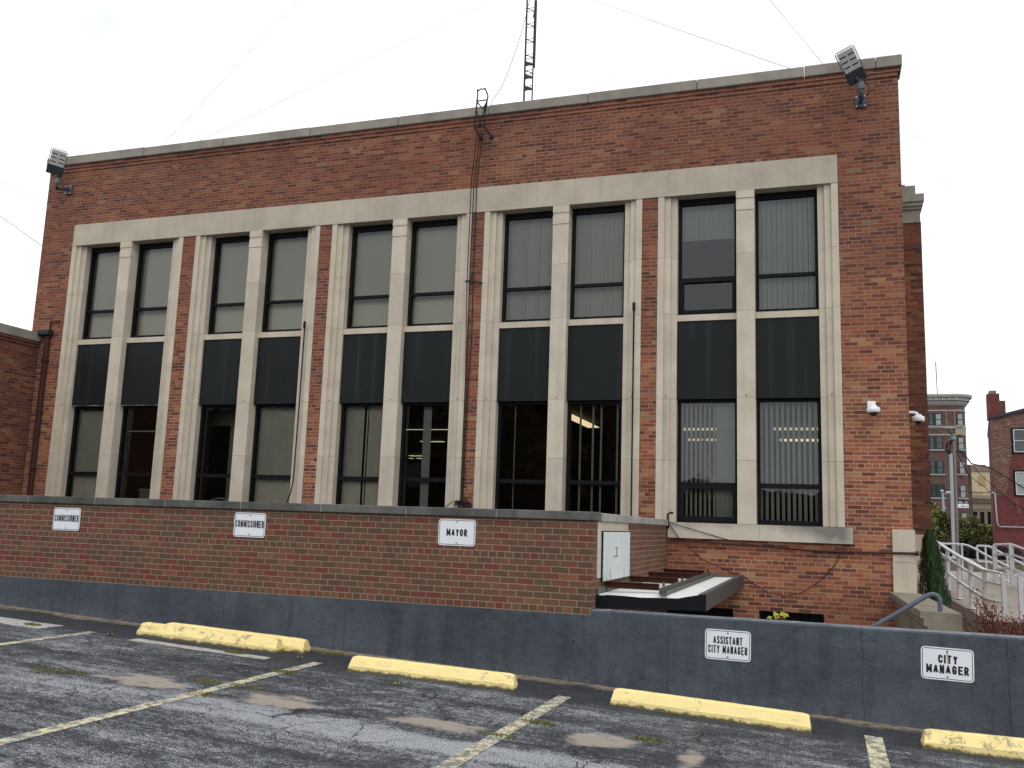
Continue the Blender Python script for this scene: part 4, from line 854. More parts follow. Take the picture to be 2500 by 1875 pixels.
# ------------------------------------------------------------------ cameras
c1 = thing('security_camera', (.755, 14.86, 1.95), 'white dome camera on the brick pier right of the windows', 'security camera', 'white dome cameras')
m = MB(); m.bev(.690, .812, 14.87, 14.90, 1.885, 2.065, .006, 1); m.build('mounting_plate', 'camwhite', c1)
m = MB(); m.tube([(.755, 14.88, 1.985), (.755, 14.76, 1.985), (.757, 14.72, 1.97), (.757, 14.70, 1.93)], .024, 10); m.build('arm', 'camwhite', c1)
def dome(t, c, r):
    m = MB(); m.lathe([(0, .075), (r * .45, .07), (r * .62, .045), (r * .92, .035), (r, .01), (r, -.035), (r * .9, -.042), (0, -.042)], c, 24); m.build('housing', 'camwhite', t)
    m = MB(); m.lathe([(r * .62, -.04), (r * .6, -.06), (r * .45, -.082), (r * .2, -.095), (0, -.098)], c, 20); m.build('lens_dome', 'dome', t)
dome(c1, (.766, 14.70, 1.905), .098)
c2 = thing('security_camera', (1.285, 15.45, 1.95), 'white dome camera hanging off the side of the building corner', 'security camera', 'white dome cameras')
m = MB(); m.tube([(1.28, 15.5, 1.965), (1.40, 15.5, 1.965), (1.445, 15.5, 1.95), (1.462, 15.5, 1.90)], .022, 10); m.build('arm', 'camwhite', c2)
m = MB(); m.bev(1.279, 1.30, 15.43, 15.57, 1.89, 2.04, .006, 1); m.build('mounting_plate', 'camwhite', c2)
dome(c2, (1.462, 15.5, 1.862), .094)

# ------------------------------------------------------------------ antenna mast and wires
ms = thing('antenna_mast', (-8.7, 26, 7.2), 'dark triangular lattice antenna mast rising from the roof', 'mast')
legs = [(-8.835, 25.95), (-8.575, 25.95), (-8.65, 26.2)]
m = MB()
for (x, y) in legs: m.tube([(x, y, 7.2), (x - .03, y, 28.5)], .021, 6)
m.build('legs', 'mast', ms)
m = MB(); z = 7.4; k = 0
while z < 28:
    for a, b in ((0, 1), (1, 2), (2, 0)):
        pa, pb = legs[a], legs[b]
        m.tube([(pa[0], pa[1], z), (pb[0], pb[1], z + .03)], .011, 4); m.tube([(pa[0], pa[1], z), (pb[0], pb[1], z - .10)], .011, 4)
    z += .545
m.build('bracing', 'mast', ms)
m = MB(); m.tube([(-8.53, 25.93, 14.55), (-8.53, 25.93, 16.9)], .028, 8); m.tube([(-8.64, 25.95, 16.3), (-8.53, 25.93, 16.8)], .018, 6); m.tube([(-8.6, 25.95, 14.75), (-8.53, 25.93, 14.75)], .02, 6); m.build('whip_antenna', 'mast', ms)
for z in (13.9, 14.3, 14.75):
    m = MB(); m.prism([(-8.83, z - .12), (-8.83, z + .10), (-8.76, z + .02), (-8.62, z - .02), (-8.58, z - .08), (-8.62, z - .12), (-8.72, z - .10)], 25.9, 25.93, 'y'); m.build('clamp_bracket', 'mast', ms)
m = MB(); m.tube([(-8.86, 25.9, 13.0), (-8.86, 25.9, 17.2), (-8.85, 25.9, 20)], .012, 5); m.build('feed_cable', 'cable', ms)
gw = 'thin wires from the antenna mast'
for (p, q, lab, r_) in (((-8.72, 26, 17.69), (-13.18, 15.6, 7.98), 'guy wire from the mast running left down to the roof edge', .0085), ((-8.72, 26, 17.68), (-3.29, 15.6, 7.96), 'guy wire running right from the mast to the middle of the parapet', .008), ((-8.72, 26, 17.73), (-.26, 15.6, 8.01), 'long guy wire reaching from the mast far right along the parapet', .010),
                     ((-8.75, 26, 27.33), (.17, 15.6, 8.06), 'steep guy wire ending left of the right floodlight', .009), ((-8.74, 26, 26.53), (-13.94, 15.6, 7.99), 'steep guy wire landing on the left part of the parapet', .008), ((-8.74, 26, 25.28), (-6.99, 15.6, 8.12), 'faint wire dropping left of the cable frame', .006),
                     ((-8.71, 26, 17.15), (-6.08, 15.6, 8.34), 'wire from the mast touching the right side of the cable frame', .007), ((-8.72, 26, 18.58), (-6.28, 15.6, 8.43), 'wire from the mast touching the top of the cable frame', .005)):
    wire('guy_wire', [p, q, (q[0], q[1] + .02, 7.2)], r_ * .72, lab, 'wire', 'guy', gw, 4)
wire('guy_wire', [(-8.75, 25.9, 17.0), (-6.83, 20.0, 12.72), (-6.85, 19.9, 12.42), (-6.97, 19.8, 11.77), (-7.16, 19.7, 11.03), (-7.3, 19.6, 10.56), (-7.48, 19.5, 10.22), (-7.5, 19.4, 7.2)], .008, 'slack cable curving from the mast down behind the parapet', 'wire', 'cable', gw, 5)
wire('guy_wire', [(-26.48, 17.6, 21.84), (-20, 17, 12.0), (-17.84, 16.8, 8.72), (-16.6, 16, 7.2)], .006, 'faint wire crossing the sky above the left floodlight', 'wire', 'guy', None, 4)
wire('overhead_wire', [(-40, 18, 17.0), (-21.98, 18, 9.15), (-19.41, 18, 8.01), (-16.2, 17.5, 6.6)], .007, 'upper wire slanting into the left side of the brick building', 'wire', 'guy', None, 4)
wire('overhead_wire', [(-40, 18, 18.9), (-21.84, 18, 8.26), (-19.45, 18, 6.83), (-16.2, 17.5, 4.9)], .008, 'lower wire slanting down to the roof of the left wing', 'wire', 'cable', None, 4)

# ------------------------------------------------------------------ stair cheek wall, pipe rail
ck = thing('stair_cheek_wall', (1.2, 13, -2.5), 'old concrete stair wall with a stepped cap at the building corner', 'wall')
m = MB(); pf = [(1.015, -.80), (1.425, -.80), (1.425, -2.9), (1.085, -2.9), (1.085, -.96), (1.05, -.96), (1.05, -.878), (1.015, -.878)]; k = len(pf)
m.add([(x, 11.30 - (x - 1.015) * .24, z) for x, z in pf] + [(x - .085, 14.85, z) for x, z in pf], [list(range(k))[::-1], list(range(k, 2 * k))] + [(i, (i + 1) % k, k + (i + 1) % k, k + i) for i in range(k)])
m.build('concrete', 'conc', ck)
hr = thing('pipe_handrail', (1.22, 11.38, -.8), 'grey painted pipe handrail bending down beside the stair', 'handrail')
k_ = 11.38 / 12
pts = [(x * k_, 11.38, z * k_) for x, z in ((.30, -1.228), (.641, -1.011), (.953, -.808), (1.12, -.695))] + [(1.160 * k_, 11.38, -.668 * k_), (1.20 * k_, 11.38, -.650 * k_), (1.235 * k_, 11.38, -.648 * k_), (1.268 * k_, 11.38, -.662 * k_), (1.290 * k_, 11.38, -.69 * k_), (1.298 * k_, 11.38, -.73 * k_), (1.298 * k_, 11.38, -.86 * k_)]
m = MB(); m.tube(pts, .0255, 14); m.build('pipe', 'pipe_grey', hr)

# ------------------------------------------------------------------ plants near
def add_leaves(m, c, rad, n, size, asp=.5):
    for q in range(n):
        v = Vector((random.gauss(0, 1), random.gauss(0, 1), random.gauss(0, 1))).normalized() * (random.random() ** .45)
        m.leaf((c[0] + v.x * rad[0], c[1] + v.y * rad[1], c[2] + v.z * rad[2]), size * random.uniform(.6, 1.3), asp)
av = thing('arborvitae', (1.68, 16.5, -1.3), 'narrow dark green arborvitae beside the stone corner', 'shrub')
m = MB(); mb2 = MB()
for q in range(6500):
    h = random.random() ** .8; zc = -1.28 + 1.36 * h; rad = (.265 * (1 - h) ** .62 + .02) * (.45 + .6 * random.random() ** .5); a = random.random() * 6.283
    rad *= 1 + .5 * noise.noise(Vector((math.cos(a) * 2.4, math.sin(a) * 2.4, zc * 7)))
    p = (1.66 + .04 * (1 - h) + rad * math.cos(a), 16.5 + rad * math.sin(a), zc)
    d = Vector((math.cos(a), math.sin(a), .2)).normalized()
    if math.cos(a) < -.35 and h < .72 and random.random() < .7: mb2.leaf(p, .022, .25)
    else:
        side = Vector((-math.sin(a), math.cos(a), 0)); top = Vector(p) + Vector((d.x * .02, d.y * .02, .085 * random.uniform(.5, 1.5))); s_ = .011
        m.add([Vector(p) - side * s_, Vector(p) + side * s_, top], [(0, 1, 2)])
m.build('foliage', 'arbor', av); mb2.build('dead_foliage', 'arbor_brown', av)
m = MB(); m.tube([(1.68, 16.5, -1.3), (1.67, 16.5, -.4)], [.04, .015], 6); m.build('trunk', 'bark', av)
rb = thing('red_shrub', (2.0, 12.0, -1.25), 'reddish bare twigged shrub behind the right end of the blue wall', 'shrub')
m = MB(); tw = MB()
for q in range(70):
    bx_ = random.uniform(1.72, 2.6); by = random.uniform(11.4, 12.6); hh = random.uniform(.18, .42) + (.28 if abs(bx_ - 1.80) < .07 else 0) + .06 * (bx_ > 2.2)
    lean = (random.uniform(-.2, .2), random.uniform(-.15, .15))
    pts = [(bx_ + lean[0] * t + .02 * math.sin(t * 5 + q), by + lean[1] * t, -1.22 + hh * t) for t in (0, .35, .7, 1)]
    tw.tube(pts, [.006, .005, .004, .002], 4)
    for k in range(60):
        t = random.uniform(.1, 1) ** 1.2; m.leaf((bx_ + lean[0] * t + random.gauss(0, .045), by + lean[1] * t + random.gauss(0, .045), -1.22 + hh * t + random.gauss(0, .025)), .014 * random.uniform(.6, 1.4), .55)
m.build('foliage', 'redbush', rb); tw.build('twigs', 'rust', rb)
yp = thing('weed_plant', (-.48, 11.8, -1.5), 'small yellow leaved plant peeking over the blue wall before the basement window', 'plant')
m = MB(); tw = MB()
for q in range(9):
    a = random.uniform(-1.2, 1.2); L = random.uniform(.10, .2); tip = Vector((-.50 + .16 * math.sin(a) + random.uniform(-.03, .03), 11.8 + random.uniform(-.08, .08), -1.06 + L * .55 * math.cos(a)))
    tw.tube([(-.50, 11.8, -1.5), (-.50 + (tip.x + .50) * .5, 11.8, -1.12), tip], .003, 4)
    d = Vector((random.uniform(-.4, .4), -.8, .5)).normalized(); m.leaf(tip, .04, .5, d)
    if q % 2: m.leaf(tip + Vector((.02, 0, -.03)), .035, .5, d)
m.build('leaves', 'yleaf', yp); tw.build('stems', 'grass', yp)
m = MB()
for q in range(90): m.bev(*(lambda x, y, z, s_: (x, x + s_, y, y + s_, z, z + s_ * .7))(random.uniform(1.46, 1.75), random.uniform(11.2, 11.8), -1.21 + random.random() * .14, random.uniform(.02, .05)), b=.006, seg=1)
o = m.build('stone_chips', 'gravel', None, (1.6, 11.5, -1.2)); tag(o, 'pile of pale stone chips at the foot of the stair wall', 'gravel'); o['kind'] = 'stuff'
TUFTS = [(-6.8, 6.82, 'left grass tuft in the asphalt left of the doubled wheel stops', .07), (-6.53, 6.91, 'grass tuft just left of the largest sandy patch', .07), (-5.40, 7.34, 'grass tuft at the right tip of the largest sandy patch', .07), (-4.99, 7.35, 'broad grass tuft right of the second stall line', .08), (-5.12, 8.2, 'grass tuft growing on the far part of the second stall line', .06), (-5.07, 6.87, 'grass tuft on the bend of the second stall line', .07),
         (-8.98, 8.76, 'grass tuft on the bare pale strip at the left', .05), (-6.14, 8.8, 'grass tuft on the pale strip before the doubled wheel stops', .055), (-2.30, 7.70, 'green grass tuft beside the third stall line', .06), (-2.46, 7.08, 'brownish grass tuft on the crack in the third stall line', .07), (-1.37, 7.70, 'dry grass tuft right of the sandy patch beyond the third line', .07), (-5.35, 9.5, 'grass tuft at the wall foot beside the rear doubled wheel stop', .08)]
for (x, y, lab, r_) in TUFTS:
    m = MB()
    r_ *= 1.45
    for q in range(260 if r_ < .09 else 160):
        a = random.random() * 6.28; d = r_ * random.random() ** .6 * 1.3; px, py = x + d * math.cos(a) * 1.3, y + d * math.sin(a) * .7; gz = G(px); hh = random.uniform(.008, .03); wv = .004
        m.add([(px - wv, py, gz), (px + wv, py, gz), (px + random.gauss(0, .015), py + random.gauss(0, .012), gz + hh)], [(0, 1, 2)])
    tag(m.build('grass_tuft', 'grass', None, (x, y, G(x))), lab, 'grass tuft', 'grass tufts in the asphalt cracks')
LITTER = [(-5.25, 9.55), (-4.9, 9.62), (-2.6, 9.6), (-2.2, 9.5), (.35, 9.62), (.55, 9.55), (-8.3, 9.5)]
for (x, y) in LITTER:
    m = MB(); c_ = Vector((x, y, G(x) + .012)); s_ = random.uniform(.025, .04); ro = random.random() * 6
    pts = [(x + s_ * (1 if k % 2 == 0 else .55) * math.cos(2 * math.pi * k / 10 + ro), y + s_ * .8 * (1 if k % 2 == 0 else .55) * math.sin(2 * math.pi * k / 10 + ro), G(x) + .006 + .015 * random.random()) for k in range(10)]
    m.add([c_] + pts, [(0, k + 1, (k + 1) % 10 + 1) for k in range(10)])
    tag(m.build('fallen_leaf', 'dryleaf', None, (x, y, G(x))), 'small brown fallen leaf lying at the foot of the blue wall', 'leaf', 'small leaves along the wall foot')
for (x, y, s_, mat, lab) in ((-7.83, 8.77, .05, 'dryleaf', 'brown fallen leaf on the dark asphalt left of the doubled wheel stops'), (-5.42, 8.97, .04, 'dryleaf', 'pale fallen leaf right of the doubled wheel stops'), (-3.96, 8.38, .035, 'yleaf', 'yellow green fallen leaf before the wheel stop under the mayor sign')):
    m = MB(); c_ = Vector((x, y, G(x) + .012)); pts = []
    for k in range(14):
        a = 2 * math.pi * k / 14; rr = s_ * (1 if k % 2 == 0 else .6) * random.uniform(.8, 1.1); pts.append((x + rr * math.cos(a), y + .7 * rr * math.sin(a), G(x) + .006 + .02 * abs(math.sin(a * 1.5))))
    m.add([c_] + pts, [(0, k + 1, (k + 1) % 14 + 1) for k in range(14)])
    tag(m.build('fallen_leaf', mat, None, (x, y, G(x))), lab, 'leaf', 'fallen leaves')

# ------------------------------------------------------------------ ramp and railings on the right
m = MB()
edge = [(2.55, 26.0, -1.06), (2.70, 24.4, -1.20), (2.78, 22.0, -1.47), (2.86, 20.9, -1.58), (2.92, 20.0, -1.62), (3.0, 17.0, -1.66)]
for (a, b) in zip(edge[:-1], edge[1:]):
    m.add([a, b, (9, b[1], b[2]), (9, a[1], a[2])], [(0, 1, 2, 3)]); m.add([(a[0], a[1], -2.4), (b[0], b[1], -2.4), b, a], [(0, 1, 2, 3)])
m.add([(2.55, 26, -1.06), (9, 26, -1.06), (12, 36, -1.10), (2.0, 36, -1.10)], [(0, 1, 2, 3)])
struct(m.build('ramp', 'ramp'))
m = MB(); m.add([(1.9, 16, -1.215), (2.9, 16.0, -1.5), (2.6, 26, -1.25), (1.9, 26, -1.25)], [(0, 1, 2, 3)]); struct(m.build('planting_strip', 'soil'))
rl = thing('ramp_railing', (2.9, 23, -1.4), 'white square post railing along the near edge of the ramp', 'railing')
tops = [(2.66, 26.4, -.02), (2.759, 25.6, -.086), (2.842, 24.4, -.237), (2.92, 23.2, -.365), (3.002, 22.0, -.485), (3.105, 20.9, -.597), (3.342, 20.3, -.638), (3.615, 20.2, -.631), (3.90, 20.15, -.622)]
for (x, y, z) in tops:
    m = MB(); m.bev(x - .04, x + .04, y - .04, y + .04, z - 1.0, z, .006, 1); m.lathe([(.09, -.0), (.08, .012), (0, .012)], (x, y, z - .955), 10); m.build('post', 'white_metal', rl)
for (nm, dz, w2, h2) in (('top_rail', .012, .045, .016), ('mid_rail', -.215, .028, .020), ('low_rail', -.565, .028, .020)):
    m = MB()
    for a, b in zip(tops[:-1], tops[1:]):
        a, b = Vector(a), Vector(b); d = (b - a); s_ = Vector((-d.y, d.x, 0)).normalized() * w2; u = Vector((0, 0, h2)); o1 = Vector((0, 0, dz))
        m.add([a + s_ - u + o1, a - s_ - u + o1, b - s_ - u + o1, b + s_ - u + o1, a + s_ + u + o1, a - s_ + u + o1, b - s_ + u + o1, b + s_ + u + o1], [(0, 3, 2, 1), (4, 5, 6, 7), (0, 1, 5, 4), (1, 2, 6, 5), (2, 3, 7, 6), (3, 0, 4, 7)])
    m.build(nm, 'white_metal', rl)
def prail(label, top, low, posts, r=.03):
    t = thing('pipe_railing', (top[0][0], top[0][1], top[0][2] - 1), label, 'railing', 'white pipe railings of the ramp')
    m = MB(); m.tube(top, r, 8); m.build('top_rail', 'white_metal', t)
    m = MB(); m.tube(low, r, 8); m.build('low_rail', 'white_metal', t)
    for (x, y, z) in posts: m = MB(); m.tube([(x, y, z), (x, y, z - .98)], r * .95, 8); m.build('post', 'white_metal', t)
prail('white pipe railing bending down behind the square post railing', [(2.9, 27.5, -.12), (3.41, 27.5, -.12), (3.61, 27.5, -.125), (3.71, 27.5, -.145), (3.91, 27.5, -.24), (4.12, 27.5, -.37), (4.33, 27.5, -.48), (4.61, 27.5, -.63), (4.92, 27.5, -.83), (5.4, 27.5, -1.05)], [(2.9, 27.5, -.49), (3.41, 27.5, -.49), (3.65, 27.5, -.495), (3.74, 27.5, -.525), (4.10, 27.5, -.77), (4.24, 27.5, -.83), (5.0, 27.5, -1.25)], [(3.56, 27.5, -.12), (3.0, 27.5, -.12)])
prail('white pipe railing with a closed loop end in the middle of the ramps', [(4.15, 29, -.59), (4.14, 29, -.17), (4.16, 29, -.15), (4.34, 29, -.15), (4.45, 29, -.155), (4.56, 29, -.21), (4.88, 29, -.4), (5.21, 29, -.57), (5.6, 29, -.80)], [(4.15, 29, -.59), (4.43, 29, -.59), (4.54, 29, -.635), (4.86, 29, -.81), (5.12, 29, -.97), (5.5, 29, -1.2)], [(4.36, 29, -.15), (4.9, 29, -.41)])
fr_ = thing('ramp_railing', (4.4, 26, -1.05), 'white square post railing at the far side, before the red building', 'railing')
ft = [(4.13, 26.1, -.105), (4.42, 25.6, -.075), (4.85, 24.9, -.27), (5.4, 24.1, -.52)]
for (x, y, z) in ft: m = MB(); m.bev(x - .05, x + .05, y - .05, y + .05, z - 1.0, z, .006, 1); m.build('post', 'white_metal', fr_)
for (nm, dz) in (('top_rail', .01), ('mid_rail', -.235), ('low_rail', -.585)):
    m = MB()
    for a, b in zip(ft[:-1], ft[1:]): m.tube([(a[0], a[1], a[2] + dz), (b[0], b[1], b[2] + dz)], .032, 4, False)
    m.build(nm, 'white_metal', fr_)
pc = thing('planter_wall', (6, 37, -1.1), 'long low concrete planter wall behind the ramp', 'wall')
m = MB(); m.box(2.5, 14, 37, 37.4, -2, -.75); m.box(2.45, 14.05, 36.95, 37.45, -.75, -.68); m.build('concrete', 'conc', pc)
# parked car
cr_ = thing('parked_car', (8.9, 46, -1.98), 'dark blue parked car seen between the ramp railings', 'car')
m = MB(); m.prism([(7.5, -1.7), (7.5, -1.2), (7.62, -1.08), (8.3, -1.02), (8.75, -.66), (10.4, -.62), (11.0, -1.02), (11.7, -1.12), (11.75, -1.7)], 45.0, 46.7, 'y'); m.build('body', 'carblue', cr_)
m = MB(); m.prism([(8.36, -1.0), (8.78, -.70), (10.36, -.66), (10.9, -1.0)], 44.985, 46.715, 'y'); m.build('side_glass', 'carwhite', cr_)
m = MB(); m.box(7.47, 7.60, 45.05, 45.5, -1.3, -1.12); m.build('tail_light', 'tail', cr_)
for x in (8.3, 10.9):
    m = MB(); m.lathe([(0, -.02), (.33, -.02), (.33, .2), (0, .2)], (x, 44.95, -1.65), 20, 'y'); m.build('wheel', 'tyre', cr_)
# utility pole
up = thing('utility_pole', (6.85, 55, -1.98), 'wooden utility pole with grey conduit and teal band', 'utility pole')
m = MB(); m.tube([(6.885, 55, -1.98), (6.955, 55, 5.65)], [.10, .075], 10); m.build('pole', 'pole_wood', up)
m = MB(); m.tube([(6.70, 54.9, -1.98), (6.765, 54.9, 4.65)], .085, 10); m.build('conduit', 'pole_steel', up)
m = MB(); m.lathe([(.11, -.1), (.12, .1)], (6.95, 55, 5.55), 12); m.build('band', 'teal', up)
m = MB(); m.tube([(6.95, 54.95, 5.6), (6.75, 54.9, 5.85), (6.60, 54.9, 6.02)], .04, 6); m.build('bracket', 'blackmetal', up)
for q in range(9):
    m = MB(); x = random.uniform(6.45, 6.72); m.tube([(6.9, 54.9, 5.45), (x + .1, 54.85, random.uniform(5.1, 5.3)), (x, 54.85, random.uniform(4.7, 5.0)), (6.72, 54.88, 4.6)], .018, 4); m.build('drop_wire', 'cable', up)
ow = 'overhead wires between the utility pole and red building'
for (p, lab, r_) in (([(6.95, 55, 5.0), (7.555, 56, 4.80), (8.9, 63, 4.75), (11.5, 71.9, 5.05), (13.6, 71.8, 3.6)], 'upper overhead wire from the utility pole to the red building', .03), ([(7.0, 55, 5.0), (8.4, 60, 4.6), (9.9, 67, 4.4), (11.35, 71.8, 3.95), (12.6, 71.8, 2.75), (13.3, 71.8, 2.3)], 'middle overhead wire crossing the red building wall', .025), ([(7.0, 55, 4.9), (8.6, 62, 3.9), (10.2, 67, 3.5), (11.5, 71.8, 3.1)], 'lower overhead wire meeting the grey conduit on the red building', .025)):
    wire('overhead_wire', p, r_, lab, 'wire', 'cable', ow, 4)
lp = thing('street_lamp', (11.47, 100, -1.98), 'slim grey street lamp with two white heads before the brown building', 'street lamp')
m = MB(); m.tube([(11.5, 100, -1.98), (11.44, 100, 4.6)], .11, 8); m.build('pole', 'pole_steel', lp)
m = MB(); m.tube([(11.44, 100, 3.6), (11.5, 100, 3.2), (11.7, 100, 3.0)], .06, 6); m.tube([(11.44, 100, 4.5), (11.9, 100, 4.45)], .05, 6); m.build('arm', 'pole_steel', lp)
for x, z in ((11.38, 4.75), (11.85, 4.62), (12.08, 4.60)): m = MB(); m.lathe([(0, .14), (.13, .06), (.16, 0), (.13, -.06), (0, -.14)], (x, 100, z), 10); m.build('lamp_head', 'white_metal', lp)

# ------------------------------------------------------------------ background buildings
def window_part(parent, x0, x1, z0, z1, y, frame, pane, split=True, sill=None):
    m = MB(); ring(m, x0, x1, z0, z1, y - .06, y + .02, (x1 - x0) * .09); 
    if split: zc = (z0 + z1) / 2; m.box(x0, x1, y - .055, y + .02, zc - .04, zc + .04)
    f = m.build('window', frame, parent)
    m = MB(); m.box(x0 + .05, x1 - .05, y - .03, y - .01, z0 + .05, z1 - .05); m.build('pane', pane, f)
    if sill: m = MB(); m.box(x0 - .25, x1 + .25, y - .15, y + .1, z0 - .16, z0 - .02); m.build('sill', sill, f)
bb = thing('brown_apartment_block', (10, 120, -1.98), 'brown brick corner block with pale bracketed cornice', 'building')
m = MB()
cpts = [(-10, 120), (15.2, 120)] + [(15.2 + 1.5 * math.sin(R(a)), 121.5 - 1.5 * math.cos(R(a))) for a in (15, 30, 45, 60, 75, 90)] + [(16.7, 140), (-10, 140)]
m.prism(cpts, -1.98, 16.2, 'z'); m.build('wall', 'far_brick', bb)
def ringband(off, z0, z1): 
    mm = [(-10, 120 - off), (15.2, 120 - off)] + [(15.2 + (1.5 + off) * math.sin(R(a)), 121.5 - (1.5 + off) * math.cos(R(a))) for a in (15, 30, 45, 60, 75, 90)] + [(16.7 + off, 140), (-10, 140)]
    return mm, z0, z1
m = MB()
for off, z0, z1 in ((.06, 15.35, 15.5), (.08, 13.25, 13.52), (.05, 12.4, 12.55), (.12, 16.05, 16.25), (.3, 16.25, 16.6), (.55, 16.6, 16.95), (.75, 16.95, 17.1), (.85, 17.1, 17.35)): m.prism(ringband(off, 0, 0)[0], z0, z1, 'z')
for q in range(14): m.box(6 + q * .72, 6.25 + q * .72, 119.35, 119.6, 16.6, 16.93)
m.build('cornice', 'cornice', bb)
m = MB(); m.box(14.35, 14.5, 119.9, 120, 13.5, 15.36); m.box(15.25, 15.4, 119.9, 120, 13.5, 15.36); m.build('pilaster_trim', 'mauve', bb)
m = MB(); m.box(15.35, 16.4, 119.86, 120.1, 12.45, 13.2); m.build('blank_panel', 'tan', bb)
for zt, h_ in ((15.05, 1.45), (12.18, 1.45), (9.28, 1.5), (6.45, 1.5), (3.2, 2.0)):
    for xa, xb, pm in ((12.5, 12.97, 'glass_far'), (13.2, 13.9, 'pale_blind' if zt > 15 else 'glass_far'), (10.9, 11.5, 'glass_far')):
        window_part(bb, xa, xb, zt - h_, zt, 119.96, 'darkgreen', pm, True, None)
    m = MB(); m.box(12.42, 13.97, 119.945, 119.99, zt - h_ - .03, zt + .04); m.build('window_surround', 'darkgreen', bb)
    m = MB(); m.box(10.6, 14.1, 119.82, 120, zt - h_ - .2, zt - h_ - .05); m.build('sill', 'cornice', bb)
    window_part(bb, 15.62, 16.25, zt - h_, zt, 119.99 - .02 + .0, 'darkgreen', 'pale_blind', True, 'cornice')
m = MB(); m.box(16.2, 17.1, 121.4, 140, -1.98, 9.0); m.build('side_wall', 'far_brick', bb)
sg = thing('hanging_sign', (15.6, 118, 4.1), 'green and white hanging shop sign on the brown corner block', 'sign')
m = MB(); m.box(15.05, 16.20, 118, 118.15, 4.14, 4.54); m.build('upper_board', 'darkgreen', sg); m = MB(); m.box(15.05, 16.20, 118, 118.15, 3.70, 4.138); m.box(14.98, 15.05, 117.98, 118.17, 3.68, 4.56); m.build('lower_board', 'sign_white', sg)
m = MB(); vs, fs = text_mesh('The Te', .95, .28); m.add([(15.66 + a, 117.99, 4.33 + b) for a, b in vs], fs); m.build('lettering', 'sign_white', sg)
m = MB(); vs, fs = text_mesh('...The ro', .95, .22); m.add([(15.66 + a, 117.99, 3.9 + b) for a, b in vs], fs); m.build('lettering', 'darkgreen', sg)
m = MB(); m.tube([(15.3, 118.1, 4.5), (15.3, 119.9, 4.5)], .05, 6); m.build('arm', 'blackmetal', sg)
fa = wire('roof_antenna', [(13.66, 121, 17.3), (13.60, 121, 21.63)], .05, 'thin pole standing on the roof of the brown corner block', 'antenna', 'mast', None, 6)
tb = thing('tan_shop_building', (22, 150, -1.98), 'small tan building with three dark tall windows between the brick blocks', 'building')
m = MB(); m.box(18, 30, 150, 165, -1.98, 6.2); m.build('wall', 'tan', tb)
m = MB(); m.box(17.8, 30, 149.7, 150, 5.55, 5.85); m.box(17.8, 30, 149.5, 150, 5.85, 6.1); m.box(17.8, 30, 149.3, 150.4, 6.1, 6.6); m.box(20.6, 24.2, 149.85, 150, 4.55, 4.8); m.build('cornice', 'tan', tb)
for xa, xb in ((21.05, 21.75), (21.98, 22.68), (22.95, 23.55)): window_part(tb, xa, xb, 2.3, 4.28, 149.95, 'tan', 'frame', False, None)
m = MB(); m.box(20.8, 23.8, 149.7, 150, 2.1, 2.25); m.build('sill', 'tan', tb)
ct = thing('cream_building', (25, 170, -1.98), 'cream building with a mauve parapet and boarded window behind the tan shop', 'building')
m = MB(); m.box(19, 34, 170, 190, -1.98, 11.5); m.build('wall', 'cream', ct); m = MB(); m.box(19, 34, 169.8, 190, 11.5, 12.35); m.box(24.2, 26.2, 169.8, 175, 12.35, 12.6); m.build('parapet', 'mauve', ct)
m = MB(); m.box(24.95, 26.0, 169.9, 170, 9.15, 10.72); m.build('boarded_window', 'board', ct); m = MB(); m.box(23.3, 23.75, 169.8, 170, 9.7, 10.3); m.build('vent', 'darkgreen', ct)
m = MB(); 
for q in range(16): m.box(22.6 + q * .3, 22.75 + q * .3 + random.random() * .1, 169.93, 170, 7.75 + random.random() * .2, 8.1)
m.build('rubble_course', 'mauve', ct)
m = MB(); m.tube([(23.5, 172, 12.35), (23.5, 172, 14.0)], .05, 5); m.build('vent_pipe', 'pole_steel', ct)
rd = thing('red_brick_building', (15, 72, -1.98), 'weathered red painted brick building with two chimneys at the right edge', 'building')
def skew(m, k=.146):
    for v in m.v: v.x += max(0, v.y - 72) * k
    return m
m = MB(); m.prism([(11.5, -1.98), (11.5, 8.72), (13.67, 9.2), (20, 10.6), (20, -1.98)], 72, 86, 'y'); skew(m).build('wall', 'far_mixed', rd)
m = MB(); m.box(11.47, 11.50, 71.985, 86, -1.98, 8.9); skew(m).build('side_wall', 'far_red', rd)
m = MB(); m.prism([(11.95, -1.98), (11.7, 3.2), (20, 3.25), (20, -1.98)], 71.97, 71.999, 'y'); m.prism([(11.49, -1.98), (11.49, 2.7), (11.72, 2.75), (11.96, -1.98)], 71.972, 71.999, 'y'); m.prism([(12.35, 3.25), (12.75, 6.2), (20, 6.3), (20, 3.25)], 71.974, 71.999, 'y'); m.build('painted_lower_wall', 'far_red', rd)
m = MB(); m.prism([(11.42, 8.68), (11.42, 8.98), (11.6, 8.75), (11.9, 8.87), (13.67, 9.36), (20, 10.75), (20, 10.5), (13.67, 9.14), (11.6, 8.65)], 71.8, 86, 'y'); skew(m).build('roof_edge', 'slate_roof', rd)
m = MB(); m.box(11.47, 12.22, 72.3, 73.1, 8.6, 10.5); m.build('chimney', 'far_red', rd)
m = MB(); m.box(11.62, 12.06, 72.45, 72.95, 10.5, 10.74); m.build('chimney_pot', 'mauve', rd)
m = MB(); m.box(12.35, 12.74, 73.2, 73.9, 8.6, 10.1); m.build('chimney', 'far_mixed', rd)
